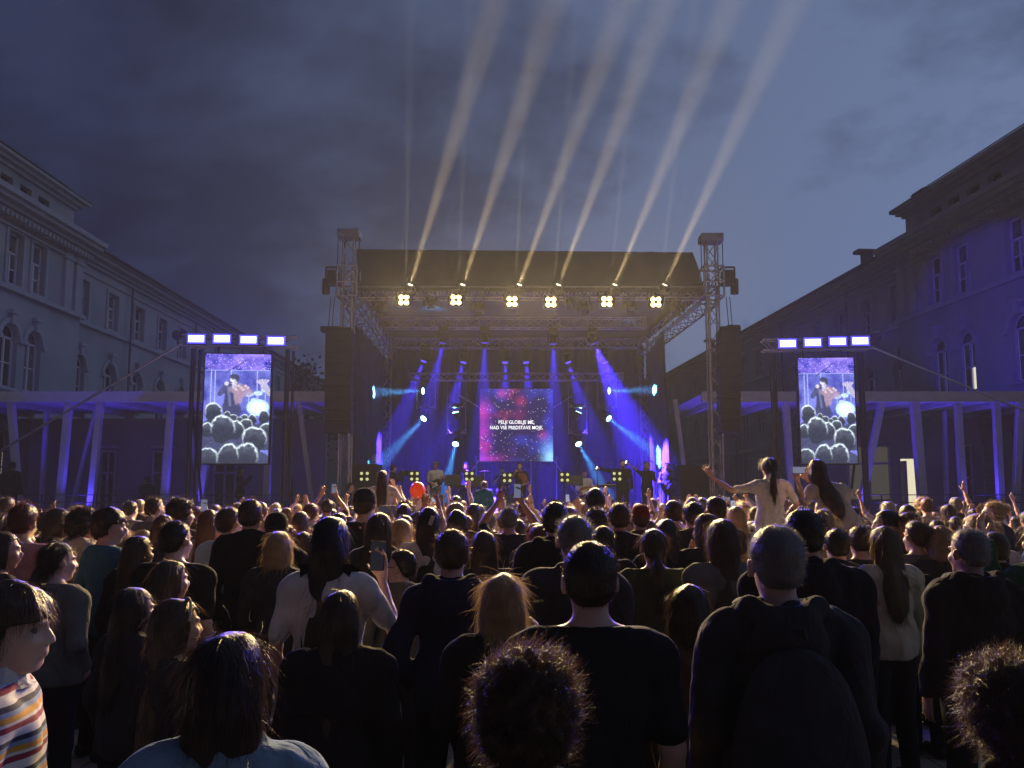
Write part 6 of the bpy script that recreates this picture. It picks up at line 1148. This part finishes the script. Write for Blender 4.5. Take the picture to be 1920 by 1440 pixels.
g = Grid(np.arange(-.09, .09, .011), np.arange(-.02, .16, .011), np.arange(1.48, 1.62, .011)); g.ell((0, .07, 1.535), (.058, .05, .045), .02); g.ell((0, .1, 1.585), (.035, .02, .012), .01, sub=True); obj('beard', npmesh('beard', *g.nets()), HM['black'], t)
t2 = musician(1213, 866, 24.6, 'blond singer in black with right arm raised holding a light', 'long', 'blond', 'tee', 'black', 172, fem=True, arms=('down', A2), yaw=10)
for t, a, w in ((t1, A1, 'bearded'), (t2, A2, 'blond')):
    o = phone(t, 1, a, 'glowing phone light held out by the %s singer' % w, .4); o['group'] = 'phone lights held by the singers'; MB().lathe((-.02, .012, .05), [(0, .01), (.014, .008), (.02, 0), (.014, -.008), (0, -.01)], 10).build('flash', mat('phone flash', (1, 1, .9), .3, var=0, emit=(1, .95, .8), es=8), o); MB().lathe((.0, -.012, .0), [(0, .012), (.02, .008), (.028, 0), (.02, -.008), (0, -.012)], 10).build('flash', MATS['phone flash'], o)
musician(1251, 868, 25.8, 'bass player in the dim right corner of the stage', 'short', 'dark', 'jacket', 'charcoal', 160, arms=PLAY)
musician(738, 872, 25.6, 'camera operator in the dim left corner of the stage', 'short', 'dark', 'jacket', 'black', -70, arms=('down', 'phone'))
p = at(757, 888, 25.4); o = thing('video_camera', 'video camera on tripod in the left corner of the stage', 'camera', (p.x, 25.4, SZ)); z_ = p.z - SZ; MB().rbox((0, 0, z_), (.34, .14, .16), .02).build('body', rub, o); MB().cyl((.16, 0, z_), (.36, 0, z_), .05, .065, n=14).build('lens', mat('pale lens barrel', (.5, .5, .5), .4), o)
for a in range(3): MB().cyl((0, 0, z_ - .1), (.35 * math.cos(a * 2.094), .35 * math.sin(a * 2.094), 0), .018).build('leg', blk, o)
for u, Y, l, b in ((800, 24.2, 'left of the white-shirted guitarist', .3), (905, 25, 'left of the singer', -.35), (1005, 24.2, 'right of the singer', .3), (1120, 25.2, 'right of the seated guitarist', .4), (1190, 24.1, 'between the two raised-arm singers', .45), (1240, 24.4, 'beside the right drape', .3)): mic_stand(u, Y, 'black microphone stand ' + l, b)
for u, Y, l in ((850, 24.3, 'before the keyboard player'), (1078, 25.2, 'before the seated guitarist'), (893, 25.6, 'left of the drum kit')):
    p = at(u, 900, Y); o = thing('music_stand', 'black music stand ' + l, 'music stand', (p.x, Y, SZ), 0, 'music stands'); MB().box((0, 0, 1.15), (.5, .015, .34), Matrix.Rotation(R(-20), 3, 'X')).build('desk', blk, o); MB().cyl((0, 0.02, 0), (0, 0.02, 1.1), .012).build('pole', blk, o)
    for a in range(3): MB().cyl((0, 0, .1), (.25 * math.cos(a * 2.094), .25 * math.sin(a * 2.094), .01), .009).build('leg', blk, o)
pp(657, 905, 20.6, 'short', 'dark', 'tee', 'navy', -80, 'man in dark T-shirt standing by the left tower', z0=.42, group='people by the stage front')
tag(MB().rbox((at(657, 905, 20.6).x, 20.6, .2), (.8, .6, .42), .02).build('step_box', rub), 'low black step box by the left tower', 'box')
g = Grid(np.arange(-.2, .2, .03), np.arange(-.2, .2, .03), np.arange(-.24, .2, .03)); g.ell((0, 0, 0), (.13, .13, .15), .01); p = at(783, 920, 13.3)
o = thing('balloon', 'orange balloon beside the blond lifted child', 'balloon', p); obj('balloon_skin', npmesh('balloon_skin', *g.nets()), mat('orange balloon', (.75, .16, .03), .25, 0, .05, trans=.3), o); MB().cyl((0, 0, -.15), (.02, 0, -.5), .003).build('string', cwhite, o)
